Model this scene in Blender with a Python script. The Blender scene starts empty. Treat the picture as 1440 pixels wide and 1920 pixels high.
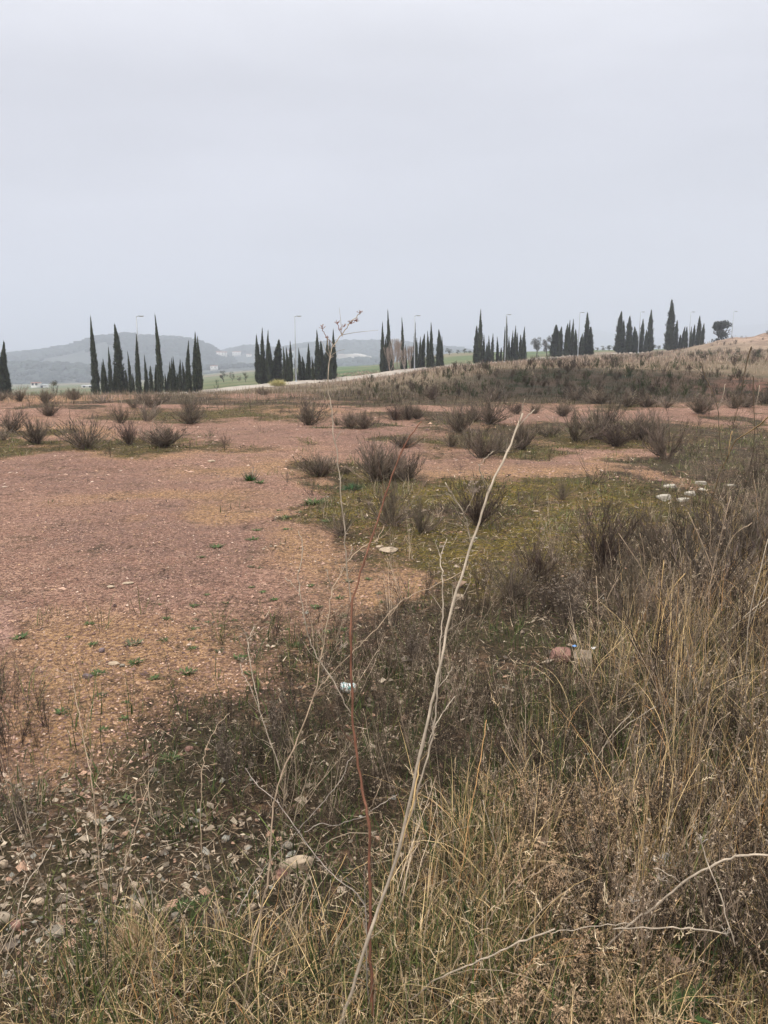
import bpy, math, random
import numpy as np
from mathutils import Vector
rng = np.random.default_rng(7)
random.seed(7)
scene = bpy.context.scene
C = scene.collection

# ------------------------------------------------------------------ camera
F = 1450.0; CX = 720.0; CY = 960.0; EYE = 1.6
PITCH = math.atan(295.0 / F)
cam_d = bpy.data.cameras.new('camera')
cam_d.sensor_fit = 'VERTICAL'; cam_d.sensor_height = 36.0; cam_d.sensor_width = 27.0
cam_d.lens = F / 1920.0 * 36.0
cam_d.clip_start = 0.05; cam_d.clip_end = 20000
cam = bpy.data.objects.new('camera', cam_d); C.objects.link(cam)
cam.location = (0, 0, EYE); cam.rotation_euler = (math.pi / 2 - PITCH, 0, 0)
scene.camera = cam

# ------------------------------------------------------------------ world, sun, exposure
SUN_EL, SUN_AZ = math.radians(48), math.radians(215)     # behind the viewer's left
w = bpy.data.worlds.new("World"); scene.world = w; w.use_nodes = True
nt = w.node_tree; nt.nodes.clear()
def wn(t): return nt.nodes.new(t)
out = wn('ShaderNodeOutputWorld'); bg = wn('ShaderNodeBackground'); bg.inputs['Strength'].default_value = 0.1
sky = wn('ShaderNodeTexSky'); sky.sky_type = 'NISHITA'; sky.sun_disc = False
sky.sun_elevation = SUN_EL; sky.sun_rotation = SUN_AZ; sky.air_density = 1.0; sky.dust_density = 3.0
tc = wn('ShaderNodeTexCoord'); sep = wn('ShaderNodeSeparateXYZ'); nt.links.new(tc.outputs['Generated'], sep.inputs[0])
rmp = wn('ShaderNodeValToRGB'); nt.links.new(sep.outputs['Z'], rmp.inputs[0])
cr = rmp.color_ramp; cr.interpolation = 'EASE'
cr.elements[0].position = 0.0; cr.elements[0].color = (0.605, 0.598, 0.655, 1)
cr.elements[1].position = 1.0; cr.elements[1].color = (3.1, 3.05, 2.95, 1)
for p, c in ((0.12, (0.60, 0.595, 0.65)), (0.25, (0.635, 0.635, 0.695)), (0.40, (0.73, 0.73, 0.775)), (0.62, (1.9, 1.88, 1.85))):
    e = cr.elements.new(p); e.color = (*c, 1)
mp = wn('ShaderNodeMapping'); mp.inputs['Scale'].default_value = (1.2, 1.2, 4.5); nt.links.new(tc.outputs['Generated'], mp.inputs[0])
ns = wn('ShaderNodeTexNoise'); ns.inputs['Scale'].default_value = 1.6; ns.inputs['Detail'].default_value = 5; ns.inputs['Roughness'].default_value = .45
nt.links.new(mp.outputs[0], ns.inputs['Vector'])
mr = wn('ShaderNodeMapRange'); mr.inputs[1].default_value = .38; mr.inputs[2].default_value = .62; mr.inputs[3].default_value = 9.75; mr.inputs[4].default_value = 11.7
nt.links.new(ns.outputs[0], mr.inputs[0])
mul = wn('ShaderNodeVectorMath'); mul.operation = 'SCALE'; nt.links.new(rmp.outputs[0], mul.inputs[0]); nt.links.new(mr.outputs[0], mul.inputs['Scale'])
mx = wn('ShaderNodeMix'); mx.data_type = 'RGBA'; mx.inputs[0].default_value = 0.97
nt.links.new(sky.outputs[0], mx.inputs[6]); nt.links.new(mul.outputs[0], mx.inputs[7])
nt.links.new(mx.outputs[2], bg.inputs[0]); nt.links.new(bg.outputs[0], out.inputs[0])

sd = bpy.data.lights.new('sun', 'SUN'); sd.energy = 2.4; sd.angle = math.radians(6); sd.color = (1, .94, .86)
sun = bpy.data.objects.new('sun', sd); C.objects.link(sun)
S = Vector((math.sin(SUN_AZ) * math.cos(SUN_EL), math.cos(SUN_AZ) * math.cos(SUN_EL), math.sin(SUN_EL)))
sun.rotation_euler = S.to_track_quat('Z', 'Y').to_euler()
scene.view_settings.view_transform = 'Standard'; scene.view_settings.look = 'None'
scene.view_settings.exposure = .06; scene.view_settings.gamma = 1
scene.cycles.max_bounces = 6; scene.cycles.diffuse_bounces = 3; scene.cycles.glossy_bounces = 2
scene.cycles.transmission_bounces = 2; scene.cycles.volume_bounces = 1; scene.cycles.transparent_max_bounces = 8

# ------------------------------------------------------------------ camera geometry helpers
ct, st = math.cos(PITCH), math.sin(PITCH)
def project(x, y, z):
    dz = z - EYE
    dep = y * ct - dz * st
    up = y * st + dz * ct
    dep = np.where(dep < 0.05, 0.05, dep)
    return CX + F * x / dep, CY - F * up / dep
def slope(py):                       # z/y of the ray through image row py
    dy = (CY - np.asarray(py, float)) / F
    return (-st + dy * ct) / (ct + dy * st)
def P(px, py, d):                    # the point at forward distance d seen at that pixel
    dx = (px - CX) / F; dy = (CY - py) / F
    k = d / (ct + dy * st)
    return np.array([dx * k, d, EYE + (-st + dy * ct) * k])

# ------------------------------------------------------------------ value noise
_tab = np.random.default_rng(99).random((256, 256))
def vnoise(x, y):
    xi = np.floor(x).astype(int); yi = np.floor(y).astype(int)
    fx = x - xi; fy = y - yi
    fx = fx * fx * (3 - 2 * fx); fy = fy * fy * (3 - 2 * fy)
    a = _tab[xi & 255, yi & 255]; b = _tab[(xi + 1) & 255, yi & 255]
    c = _tab[xi & 255, (yi + 1) & 255]; d = _tab[(xi + 1) & 255, (yi + 1) & 255]
    return (a * (1 - fx) + b * fx) * (1 - fy) + (c * (1 - fx) + d * fx) * fy
def fbm(x, y, s, oct=4, off=0.0):
    v = 0; a = 0.5; t = 0
    for i in range(oct):
        v = v + a * vnoise(x / s + 17.3 * i + off, y / s - 9.1 * i + off * 1.7); t += a; a *= .5; s = s * .5
    return v / t

# ------------------------------------------------------------------ terrain
COL = np.array([-900, 0, 240, 480, 600, 720, 840, 960, 1080, 1200, 1320, 1440, 2300], float)
ROWS = {
 26:  [754]*13,
 32:  [743, 742, 741, 739, 738, 737, 737, 738, 739, 741, 742, 744, 748],
 39:  [744, 742, 741, 736, 731, 722, 708, 696, 692, 690, 689, 688, 685],
 48:  [747, 746, 744, 735, 728, 717, 697, 687, 686, 684, 682, 679, 665],
 65:  [750, 752, 748, 733, 725, 714, 692, 683, 679, 676, 672, 668, 655],
 78:  [751, 752, 747, 728, 722, 712, 691, 682, 676, 671, 666, 662, 650],
 90:  [749, 750, 744, 722, 717, 709, 690, 682, 673, 668, 662, 658, 645],
 105: [747, 748, 741, 718, 712, 704, 689, 682, 670, 665, 659, 655, 640],
 125: [744, 745, 738, 714, 707, 699, 686, 681, 667, 662, 657, 653, 640],
 150: [742, 742, 735, 710, 702, 694, 681, 676, 663, 660, 656, 652, 640],
 180: [740, 739, 732, 707, 699, 690, 675, 669, 660, 657, 653, 650, 640],
 260: [736, 735, 728, 702, 693, 686, 664, 661, 657, 656, 652, 651, 645],
 400: [730, 729, 723, 697, 689, 684, 660, 660, 657, 656, 653, 653, 650],
 700: [724, 724, 718, 693, 688, 686, 672, 668, 660, 659, 657, 657, 655],
 1200:[715, 715, 711, 692, 687, 685, 676, 671, 664, 662, 661, 661, 660],
 2200:[704, 703, 701, 689, 685, 683, 677, 672, 668, 667, 666, 666, 666],
 7000:[682, 682, 681, 680, 679, 678, 676, 674, 672, 671, 671, 671, 671]}
for _k in list(ROWS):
    if 48 <= _k <= 180: ROWS[_k] = [v + (3 if c >= 8 else 0) for c, v in enumerate(ROWS[_k])]
DK = np.log(np.array(sorted(ROWS), float)); PY = np.array([ROWS[k] for k in sorted(ROWS)], float)
TK = (COL - CX) / F / 1.016
NT, ND = 260, 420
TG = np.linspace(TK[0], TK[-1], NT); DG = np.linspace(math.log(20), math.log(7000), ND)
tmp = np.array([np.interp(TG, TK, PY[i]) for i in range(len(DK))])
G = np.array([np.interp(DG, DK, tmp[:, j]) for j in range(NT)]).T          # ND x NT of image rows
G = slope(G)
near0 = -EYE / np.exp(DG)
G = np.where(DG[:, None] < math.log(28.5), near0[:, None], G)
def blur1(a, ax, n):
    k = np.hanning(2 * n + 3)[1:-1]; k /= k.sum()
    pad = [(0, 0)] * a.ndim; pad[ax] = (n, n); a = np.asarray(a, float)
    b = np.pad(a, pad, mode='edge'); r = np.zeros_like(a)
    for i in range(2 * n + 1):
        sl = [slice(None)] * a.ndim; sl[ax] = slice(i, i + a.shape[ax]); r += k[i] * b[tuple(sl)]
    return r
G = blur1(blur1(G, 0, 4), 1, 6)
def ground_z(x, y):
    x = np.asarray(x, float); y = np.asarray(y, float)
    r = np.hypot(x, y) + 1e-6
    az = np.arctan2(x, y); azc = np.clip(az, -0.75, 0.85)
    d = r * np.cos(azc); t = np.tan(azc)
    j = np.clip((t - TG[0]) / (TG[1] - TG[0]), 0, NT - 1.001); i = np.clip((np.log(d) - DG[0]) / (DG[1] - DG[0]), 0, ND - 1.001)
    i0 = i.astype(int); j0 = j.astype(int); fi = i - i0; fj = j - j0
    g = (G[i0, j0] * (1 - fj) + G[i0, j0 + 1] * fj) * (1 - fi) + (G[i0 + 1, j0] * (1 - fj) + G[i0 + 1, j0 + 1] * fj) * fi
    z = EYE + d * g
    k = np.clip((r - 21) / 7, 0, 1); z = z * k * k * (3 - 2 * k)
    back = np.clip((np.abs(az) - 0.95) / 0.5, 0, 1); z = z * (1 - back)
    # spoil heap on the right
    hx, hy = x - 63.5, y - 118.0
    heap = np.exp(-((hx / 15.5) ** 4 + (hy / 10.0) ** 4)) + .7 * np.exp(-(((x - 78) / 14.0) ** 4 + (hy / 12.0) ** 4))
    z = z + np.minimum(heap, 1.1) * (2.3 + 1.6 * (fbm(x, y, 6, 4) - .5) * 2)
    # relief
    z = z + (fbm(x, y, 3.1, 3) - .5) * 0.13 * np.clip(r / 6, .4, 2.2) + (fbm(x, y, .34, 3, 5.) - .5) * .035
    bank = np.clip((r - 30) / 6, 0, 1) * np.clip((120 - r) / 40, 0, 1)
    z = z + (fbm(x, y, 7, 4, 3.) - .5) * .5 * bank * np.clip((t + .05) / .15, .25, 1)
    return z
RS = np.exp(np.linspace(math.log(1.0), math.log(6500), 2600))
def hit(px, py):                     # where the ray through a pixel meets the ground
    dx = (px - CX) / F; dy = (CY - py) / F
    yy = (ct + dy * st); zz = (-st + dy * ct)
    X = dx / yy * RS; Y = RS; Z = EYE + zz / yy * RS
    g = ground_z(X, Y)
    idx = np.nonzero(Z <= g)[0]
    k = idx[0] if len(idx) else len(RS) - 1
    return np.array([X[k], Y[k], g[k]])

# ------------------------------------------------------------------ maps of the ground cover (drawn over the flat ground)
MW, MH = 460, 420                    # px -400..1900 step 5 ; py 700..2800 step 5
def ell(cx, cy, rx, ry, soft=.35):
    return lambda X, Y: np.clip((1 - np.sqrt(((X - cx) / rx) ** 2 + ((Y - cy) / ry) ** 2)) / soft + .5, 0, 1)
def inpoly(X, Y, poly):
    r = np.zeros(X.shape, bool); n = len(poly)
    for i in range(n):
        x0, y0 = poly[i]; x1, y1 = poly[(i + 1) % n]
        if y0 == y1: continue
        c = ((y0 > Y) != (y1 > Y)) & (X < (x1 - x0) * (Y - y0) / (y1 - y0) + x0)
        r ^= c
    return r
class PMap:
    def __init__(s, v=0.0): s.a = np.full((MH * 5 // 2, MW), float(v)); s.X, s.Y = np.meshgrid(np.arange(MW) * 5 - 400., np.arange(MH * 5 // 2) * 2 + 700.)
    def poly(s, p, v=1.0): s.a[inpoly(s.X, s.Y, p)] = v; return s
    def e(s, cx, cy, rx, ry, v=1.0, soft=.75):
        m = ell(cx, cy, rx, ry, soft)(s.X, s.Y); s.a = s.a * (1 - m) + v * m; return s
    def blur(s, ny=2, nx=2): s.a = blur1(blur1(s.a, 0, ny), 1, nx); return s
    def at(s, px, py):
        j = np.clip((px + 400) / 5, 0, MW - 1.001); i = np.clip((py - 700) / 2, 0, s.a.shape[0] - 1.001)
        i0 = i.astype(int); j0 = j.astype(int); fi = i - i0; fj = j - j0; A = s.a
        return (A[i0, j0] * (1 - fj) + A[i0, j0 + 1] * fj) * (1 - fi) + (A[i0 + 1, j0] * (1 - fj) + A[i0 + 1, j0 + 1] * fj) * fi
red = PMap(0)
red.poly([(-400, 741), (470, 741), (600, 748), (900, 751), (1000, 756), (1900, 760), (1900, 802), (1420, 806), (1290, 846), (1235, 885), (1130, 905), (960, 915), (800, 908), (770, 895), (620, 893), (560, 925), (535, 985),
          (610, 1000), (700, 1025), (765, 1045), (775, 1075), (750, 1110), (650, 1155), (500, 1200), (425, 1250), (400, 1320), (270, 1395), (90, 1410), (0, 1390), (-400, 1360)])
_n = blur1(blur1(red.a, 0, 105), 1, 24); red.blur(8, 4); _w = np.clip((red.Y - 960) / 260, 0, 1); red.a = red.a * (1 - _w) + _n * _w
for a in ((240, 840, 245, 15), (15, 826, 75, 26), (400, 777, 205, 11), (690, 803, 90, 5), (790, 783, 75, 9), (900, 832, 130, 27), (1150, 815, 175, 21), (700, 888, 105, 15), (590, 938, 48, 6),
          (1370, 860, 150, 50), (1190, 762, 75, 6), (100, 764, 110, 4), (500, 757, 90, 5), (1390, 787, 60, 5), (900, 788, 60, 6), (760, 757, 180, 5)):
    red.e(*a, v=.0)
red.e(1150, 960, 30, 9, .55); red.e(700, 1030, 45, 14, .6)
och = PMap(0)
for a in ((270, 930, 190, 13), (480, 886, 110, 12), (630, 925, 70, 55), (870, 900, 190, 24), (1060, 903, 230, 20), (230, 1235, 260, 70), (310, 1330, 250, 110), (770, 1060, 110, 50), (690, 1120, 150, 60), (100, 806, 80, 15),
          (560, 1040, 110, 40), (1180, 870, 80, 14), (60, 748, 200, 6), (600, 770, 120, 5), (1350, 815, 120, 10), (430, 960, 120, 16), (230, 852, 300, 9)):
    och.e(*a, v=.9, soft=.9)
pur = PMap(0)
for a in ((90, 890, 260, 30), (330, 1010, 230, 70), (380, 935, 120, 14), (260, 1100, 140, 24), (480, 812, 150, 14), (700, 830, 120, 20), (950, 870, 160, 12), (1150, 790, 200, 14)):
    pur.e(*a, v=.9, soft=.9)
mos = PMap(0)
for a in ((920, 1050, 220, 60), (1160, 985, 190, 60), (690, 955, 130, 40), (860, 935, 190, 25), (480, 1160, 0.1, 0.1)):
    mos.e(*a, v=.95, soft=.7)
for a in ((240, 840, 245, 17), (400, 777, 205, 12), (900, 838, 130, 22), (1150, 830, 175, 14), (700, 890, 105, 17), (15, 826, 75, 28), (1190, 762, 75, 6)):
    mos.e(*a, v=.45)
gra = PMap(0).poly([(-400, 1380), (0, 1400), (250, 1400), (420, 1480), (560, 1540), (620, 1680), (420, 1760), (150, 1830), (-400, 1850)]).blur(12, 6)
stw = PMap(0).poly([(-400, 1830), (0, 1830), (120, 1830), (200, 1750), (300, 1740), (420, 1800), (620, 1770), (760, 1640), (860, 1500), (960, 1350), (1120, 1230), (1260, 1060), (1340, 930), (1440, 880), (1900, 860), (1900, 2790), (-400, 2790)]).blur(14, 5)
frb = PMap(0).poly([(400, 1340), (500, 1200), (760, 1120), (980, 1060), (1240, 990), (1310, 880), (1900, 860), (1900, 1950), (900, 1900), (620, 1700), (420, 1500)]).blur(12, 5)
frb.e(0, 1400, 90, 90, .8); frb.e(430, 1400, 110, 70, 1.); frb.e(-100, 1300, 120, 120, .8)

def warp_px(x, y):
    r = np.hypot(x, y)
    wx = x + (fbm(x, y, 1.1, 5, 2.) - .5) * .22 * np.minimum(r, 16) ; wy = y + (fbm(x, y, 1.3, 5, 8.) - .5) * .30 * np.minimum(r, 16)
    px, py = project(wx, np.maximum(wy, .3), 0 * wx)
    far = r > 25
    pxf, pyf = project(x, np.maximum(y, .3), ground_z(x, y))
    return np.where(far, pxf, px), np.where(far, np.maximum(pyf, 741.), py)
def covers(x, y):
    px, py = warp_px(x, y)
    b = np.where(y > .4, 1, 0)
    r = np.hypot(x, y)
    plain = np.clip((40 - r) / 4, 0, 1)
    # red strips run on to the rim of the plain on the left
    R = red.at(px, py) * b
    t = x / np.maximum(y, .3)
    rim = np.clip((-.06 - t) / .1, 0, 1) * np.clip((r - 26) / 3, 0, 1)
    R = np.where(r > 27, rim * plain * np.clip(fbm(x, y, 4, 3) * 3.2 - .7, 0, 1), R)
    R = np.clip(R + (fbm(x, y, .7, 5, 31.) - .5) * 1.5 * np.clip(R * (1 - R) * 4 + .05, 0, 1), 0, 1)
    return R, och.at(px, py) * b, pur.at(px, py) * b, mos.at(px, py) * b * np.clip((30 - r) / 6, 0, 1), gra.at(px, py) * b

# ------------------------------------------------------------------ node / material helpers
def new_mat(name):
    m = bpy.data.materials.new(name); m.use_nodes = True
    n = m.node_tree; n.nodes.clear()
    o = n.nodes.new('ShaderNodeOutputMaterial'); b = n.nodes.new('ShaderNodeBsdfPrincipled')
    n.links.new(b.outputs[0], o.inputs[0]); b.inputs['Roughness'].default_value = .85
    b.inputs['Specular IOR Level'].default_value = .25
    return m, n, b, o
class NB:
    def __init__(s, n): s.n = n; s.pos = n.nodes.new('ShaderNodeNewGeometry').outputs['Position']
    def noise(s, sc, det=3, rough=.5, vec=None, out=0):
        t = s.n.nodes.new('ShaderNodeTexNoise'); t.inputs['Scale'].default_value = sc; t.inputs['Detail'].default_value = det; t.inputs['Roughness'].default_value = rough
        s.n.links.new(vec or s.pos, t.inputs['Vector']); return t.outputs[out]
    def vor(s, sc, out='Color', feat='F1', vec=None, rnd=1.):
        t = s.n.nodes.new('ShaderNodeTexVoronoi'); t.feature = feat; t.inputs['Scale'].default_value = sc; t.inputs['Randomness'].default_value = rnd
        s.n.links.new(vec or s.pos, t.inputs['Vector']); return t.outputs[out]
    def rng(s, v, a, b, c=0., d=1., smooth=False):
        t = s.n.nodes.new('ShaderNodeMapRange'); s.n.links.new(v, t.inputs[0]); t.clamp = True
        if smooth: t.interpolation_type = 'SMOOTHSTEP'
        for i, q in enumerate((a, b, c, d)): t.inputs[i + 1].default_value = q
        return t.outputs[0]
    def _in(s, sock, v):
        if isinstance(v, (int, float)): sock.default_value = v
        elif isinstance(v, tuple): sock.default_value = (*v, 1) if len(v) == 3 else v
        else: s.n.links.new(v, sock)
    def mix(s, f, a, b, mode='MIX'):
        t = s.n.nodes.new('ShaderNodeMix'); t.data_type = 'RGBA'; t.blend_type = mode
        s._in(t.inputs[0], f); s._in(t.inputs[6], a); s._in(t.inputs[7], b); return t.outputs[2]
    def math(s, op, a, b=0.):
        t = s.n.nodes.new('ShaderNodeMath'); t.operation = op; s._in(t.inputs[0], a); s._in(t.inputs[1], b); return t.outputs[0]
    def attr(s, name):
        t = s.n.nodes.new('ShaderNodeAttribute'); t.attribute_name = name; return t
    def sepc(s, v):
        t = s.n.nodes.new('ShaderNodeSeparateColor'); s.n.links.new(v, t.inputs[0]); return t.outputs
    def bump(s, h, strength, dist, nrm=None):
        t = s.n.nodes.new('ShaderNodeBump'); t.inputs['Strength'].default_value = strength; t.inputs['Distance'].default_value = dist
        s.n.links.new(h, t.inputs['Height'])
        if nrm: s.n.links.new(nrm, t.inputs['Normal'])
        return t.outputs[0]
def attr_mat(name, translucent=0.0, rough=.8, vary=.25, scale=30.):
    m, n, b, o = new_mat(name); k = NB(n)
    a = k.attr('col').outputs['Color']
    nz = k.rng(k.noise(scale, 2), .3, .7, 1 - vary, 1 + vary)
    c = n.nodes.new('ShaderNodeVectorMath'); c.operation = 'SCALE'; n.links.new(a, c.inputs[0]); n.links.new(nz, c.inputs['Scale'])
    n.links.new(c.outputs[0], b.inputs['Base Color']); b.inputs['Roughness'].default_value = rough
    if translucent:
        t = n.nodes.new('ShaderNodeBsdfTranslucent'); n.links.new(c.outputs[0], t.inputs[0])
        x = n.nodes.new('ShaderNodeMixShader'); x.inputs[0].default_value = translucent
        n.links.new(b.outputs[0], x.inputs[1]); n.links.new(t.outputs[0], x.inputs[2]); n.links.new(x.outputs[0], o.inputs[0])
    return m
def plain_mat(name, col, rough=.8, vary=.2, scale=8., metal=0., bump=0., bscale=20.):
    m, n, b, o = new_mat(name); k = NB(n)
    lo = tuple(q * (1 - vary) for q in col); hi = tuple(min(1, q * (1 + vary)) for q in col)
    f = k.rng(k.noise(scale, 5, .6), .3, .7)
    n.links.new(k.mix(f, lo, hi), b.inputs['Base Color']); b.inputs['Roughness'].default_value = rough; b.inputs['Metallic'].default_value = metal
    if bump: n.links.new(k.bump(k.noise(bscale, 5, .6), bump, .02), b.inputs['Normal'])
    return m

# ------------------------------------------------------------------ mesh helpers
def mesh_np(name, V, faces, mat=None, col=None, parent=None, smooth=False, loc=None, link=True):
    V = np.asarray(V, np.float32); faces = [np.asarray(f, np.int32) for f in faces if len(f)]
    me = bpy.data.meshes.new(name)
    me.vertices.add(len(V)); me.vertices.foreach_set('co', V.ravel())
    nl = sum(f.size for f in faces); nf = sum(len(f) for f in faces)
    me.loops.add(nl); me.loops.foreach_set('vertex_index', np.concatenate([f.ravel() for f in faces]))
    me.polygons.add(nf)
    tot = np.concatenate([np.full(len(f), f.shape[1], np.int32) for f in faces])
    me.polygons.foreach_set('loop_start', np.concatenate([[0], np.cumsum(tot)[:-1]]).astype(np.int32))
    me.polygons.foreach_set('loop_total', tot)
    if smooth: me.polygons.foreach_set('use_smooth', np.ones(nf, bool))
    if col is not None:
        items = col if isinstance(col, dict) else {'col': col}
        for an, cc in items.items():
            cc = np.asarray(cc, np.float32)
            if cc.shape[1] == 3: cc = np.hstack([cc, np.ones((len(cc), 1), np.float32)])
            a = me.color_attributes.new(an, 'FLOAT_COLOR', 'POINT'); a.data.foreach_set('color', cc.ravel())
    me.update(calc_edges=True)
    if mat: me.materials.append(mat)
    if not link: return me
    o = bpy.data.objects.new(name, me); C.objects.link(o)
    if parent: o.parent = parent
    if loc is not None: o.location = loc
    return o
def obj_from(me, name, parent=None, loc=(0, 0, 0)):
    o = bpy.data.objects.new(name, me); C.objects.link(o); o.parent = parent; o.location = loc; return o
def tag(o, label=None, cat=None, group=None, kind=None):
    if label: o['label'] = label
    if cat: o['category'] = cat
    if group: o['group'] = group
    if kind: o['kind'] = kind
    return o
def empty(name, loc, rz=0, scale=(1, 1, 1)):
    o = bpy.data.objects.new(name, None); C.objects.link(o); o.location = loc; o.rotation_euler = (0, 0, rz); o.scale = scale
    o.empty_display_size = .2; return o
class Acc:                            # gathers pieces into one mesh
    def __init__(s): s.v = []; s.q = []; s.t = []; s.c = []; s.n = 0
    def add(s, V, quads=None, tris=None, col=None):
        V = np.asarray(V, float).reshape(-1, 3)
        s.v.append(V)
        if quads is not None and len(quads): s.q.append(np.asarray(quads, int).reshape(-1, 4) + s.n)
        if tris is not None and len(tris): s.t.append(np.asarray(tris, int).reshape(-1, 3) + s.n)
        if col is None: col = (1, 1, 1)
        col = np.asarray(col, float)
        s.c.append(np.broadcast_to(col, (len(V), 3)).copy())
        s.n += len(V)
    def arrays(s):
        return (np.vstack(s.v), [np.vstack(x) for x in (s.q, s.t) if x], np.vstack(s.c))
    def build(s, name, mat, parent=None, smooth=False, link=True, loc=None):
        V, f, c = s.arrays(); return mesh_np(name, V, f, mat, c, parent, smooth, loc, link)
def ribbons(base, az, length, width, tilt, curl, col, S=4, twist=None, tipdark=0.0):
    """bent flat blades: every argument an array of N"""
    N = len(base)
    s = np.linspace(0, 1, S + 1)
    th = tilt[:, None] + curl[:, None] * s[None, :]
    ds = (length / S)[:, None]
    h = np.cumsum(np.concatenate([np.zeros((N, 1)), np.sin(th[:, :-1]) * ds], 1), 1)
    v = np.cumsum(np.concatenate([np.zeros((N, 1)), np.cos(th[:, :-1]) * ds], 1), 1)
    dx, dy = np.sin(az), np.cos(az)
    cen = np.stack([base[:, 0:1] + h * dx[:, None], base[:, 1:2] + h * dy[:, None], base[:, 2:3] + v], 2)
    tw = twist if twist is not None else rng.uniform(-1.2, 1.2, N)
    sx = np.cos(tw) * dy + np.sin(tw) * dx * .0; sy = -np.cos(tw) * dx; sz = np.sin(tw) * .6
    side = np.stack([sx, sy, sz], 1); side /= np.linalg.norm(side, axis=1)[:, None] + 1e-9
    wd = (width / 2)[:, None] * np.clip(1.12 - s ** 1.6, .12, 1)[None, :]
    A = cen + side[:, None, :] * wd[:, :, None]; B = cen - side[:, None, :] * wd[:, :, None]
    V = np.stack([A, B], 2).reshape(N * (S + 1) * 2, 3)
    k = np.arange(N)[:, None] * (S + 1) * 2 + np.arange(S)[None, :] * 2
    Q = np.stack([k, k + 1, k + 3, k + 2], 2).reshape(-1, 4)
    shade = np.broadcast_to(col[:, None, None, :], (N, S + 1, 2, 3)).reshape(-1, 3)
    return V, Q, shade
def prisms(p0, p1, r0, r1, col):
    """three-sided twigs between p0 and p1"""
    p0 = np.asarray(p0); p1 = np.asarray(p1); N = len(p0)
    d = p1 - p0; L = np.linalg.norm(d, axis=1)[:, None] + 1e-9; d = d / L
    ref = np.where(np.abs(d[:, 2:3]) > .9, np.array([[1., 0, 0]]), np.array([[0, 0, 1.]]))
    u = np.cross(d, ref); u /= np.linalg.norm(u, axis=1)[:, None] + 1e-9; v = np.cross(d, u)
    out = []
    for p, r in ((p0, r0), (p1, r1)):
        for k in range(3):
            a = k * 2 * math.pi / 3
            out.append(p + (u * math.cos(a) + v * math.sin(a)) * np.asarray(r)[:, None])
    V = np.stack(out, 1).reshape(-1, 3)
    b = np.arange(N)[:, None] * 6
    Q = np.stack([b + np.array([k, (k + 1) % 3, 3 + (k + 1) % 3, 3 + k]) for k in range(3)], 1).reshape(-1, 4)
    return V, Q, np.repeat(np.asarray(col), 6, 0)
def tube(acc, pts, rad, col, sides=7):
    pts = np.asarray(pts, float); n = len(pts); rad = np.broadcast_to(rad, n)
    d = np.gradient(pts, axis=0); d /= np.linalg.norm(d, axis=1)[:, None] + 1e-9
    ref = np.array([0.3, 1., 0.1]); V = []
    for i in range(n):
        u = np.cross(d[i], ref); u /= np.linalg.norm(u) + 1e-9; v = np.cross(d[i], u)
        for k in range(sides):
            a = 2 * math.pi * k / sides; V.append(pts[i] + (u * math.cos(a) + v * math.sin(a)) * rad[i])
    Q = [[i * sides + k, i * sides + (k + 1) % sides, (i + 1) * sides + (k + 1) % sides, (i + 1) * sides + k] for i in range(n - 1) for k in range(sides)]
    V.append(pts[0]); V.append(pts[-1]); T = []
    for k in range(sides):
        T.append([n * sides, (k + 1) % sides, k]); T.append([n * sides + 1, (n - 1) * sides + k, (n - 1) * sides + (k + 1) % sides])
    acc.add(V, Q, T, col)
def smooth_line(pts, n=6):
    pts = np.asarray(pts, float)
    if len(pts) < 3:
        return np.array([pts[0] * (1 - t) + pts[1] * t for t in np.linspace(0, 1, n)])
    ext = np.vstack([2 * pts[0] - pts[1], pts, 2 * pts[-1] - pts[-2]]); out = []
    for i in range(1, len(ext) - 2):
        a, b, c, d = ext[i - 1:i + 3]
        for t in np.linspace(0, 1, n, endpoint=False):
            out.append(.5 * ((2 * b) + (c - a) * t + (2 * a - 5 * b + 4 * c - d) * t * t + (3 * b - a - 3 * c + d) * t ** 3))
    out.append(pts[-1]); return np.array(out)
def rock_mesh(seed, sx=1., sy=1., sz=1., sub=2, rough=.25, flat=.0, slab=False):
    import bmesh
    bm = bmesh.new(); bmesh.ops.create_icosphere(bm, subdivisions=sub, radius=1)
    r = np.random.default_rng(seed); dirs = r.normal(size=(9, 3)); dirs /= np.linalg.norm(dirs, axis=1)[:, None]; off = r.uniform(.62, .95, 9)
    if slab: dirs[:, 2] *= .15; dirs /= np.linalg.norm(dirs, axis=1)[:, None]; off = r.uniform(.42, .85, 9)
    V = np.array([v.co[:] for v in bm.verts])
    for k in range(9):                                   # chop facets
        dd = V @ dirs[k]; over = np.clip(dd - off[k], 0, None); V -= over[:, None] * dirs[k][None, :]
    V *= 1 + rough * .35 * (r.random((len(V), 1)) - .5); V[:, 2] = np.clip(V[:, 2], -.6, .55 + .15 * V[:, 0])
    V *= np.array([sx, sy, sz])
    Fc = np.array([[v.index for v in f.verts] for f in bm.faces]); bm.free()
    return V, Fc
print('helpers ready')

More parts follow.
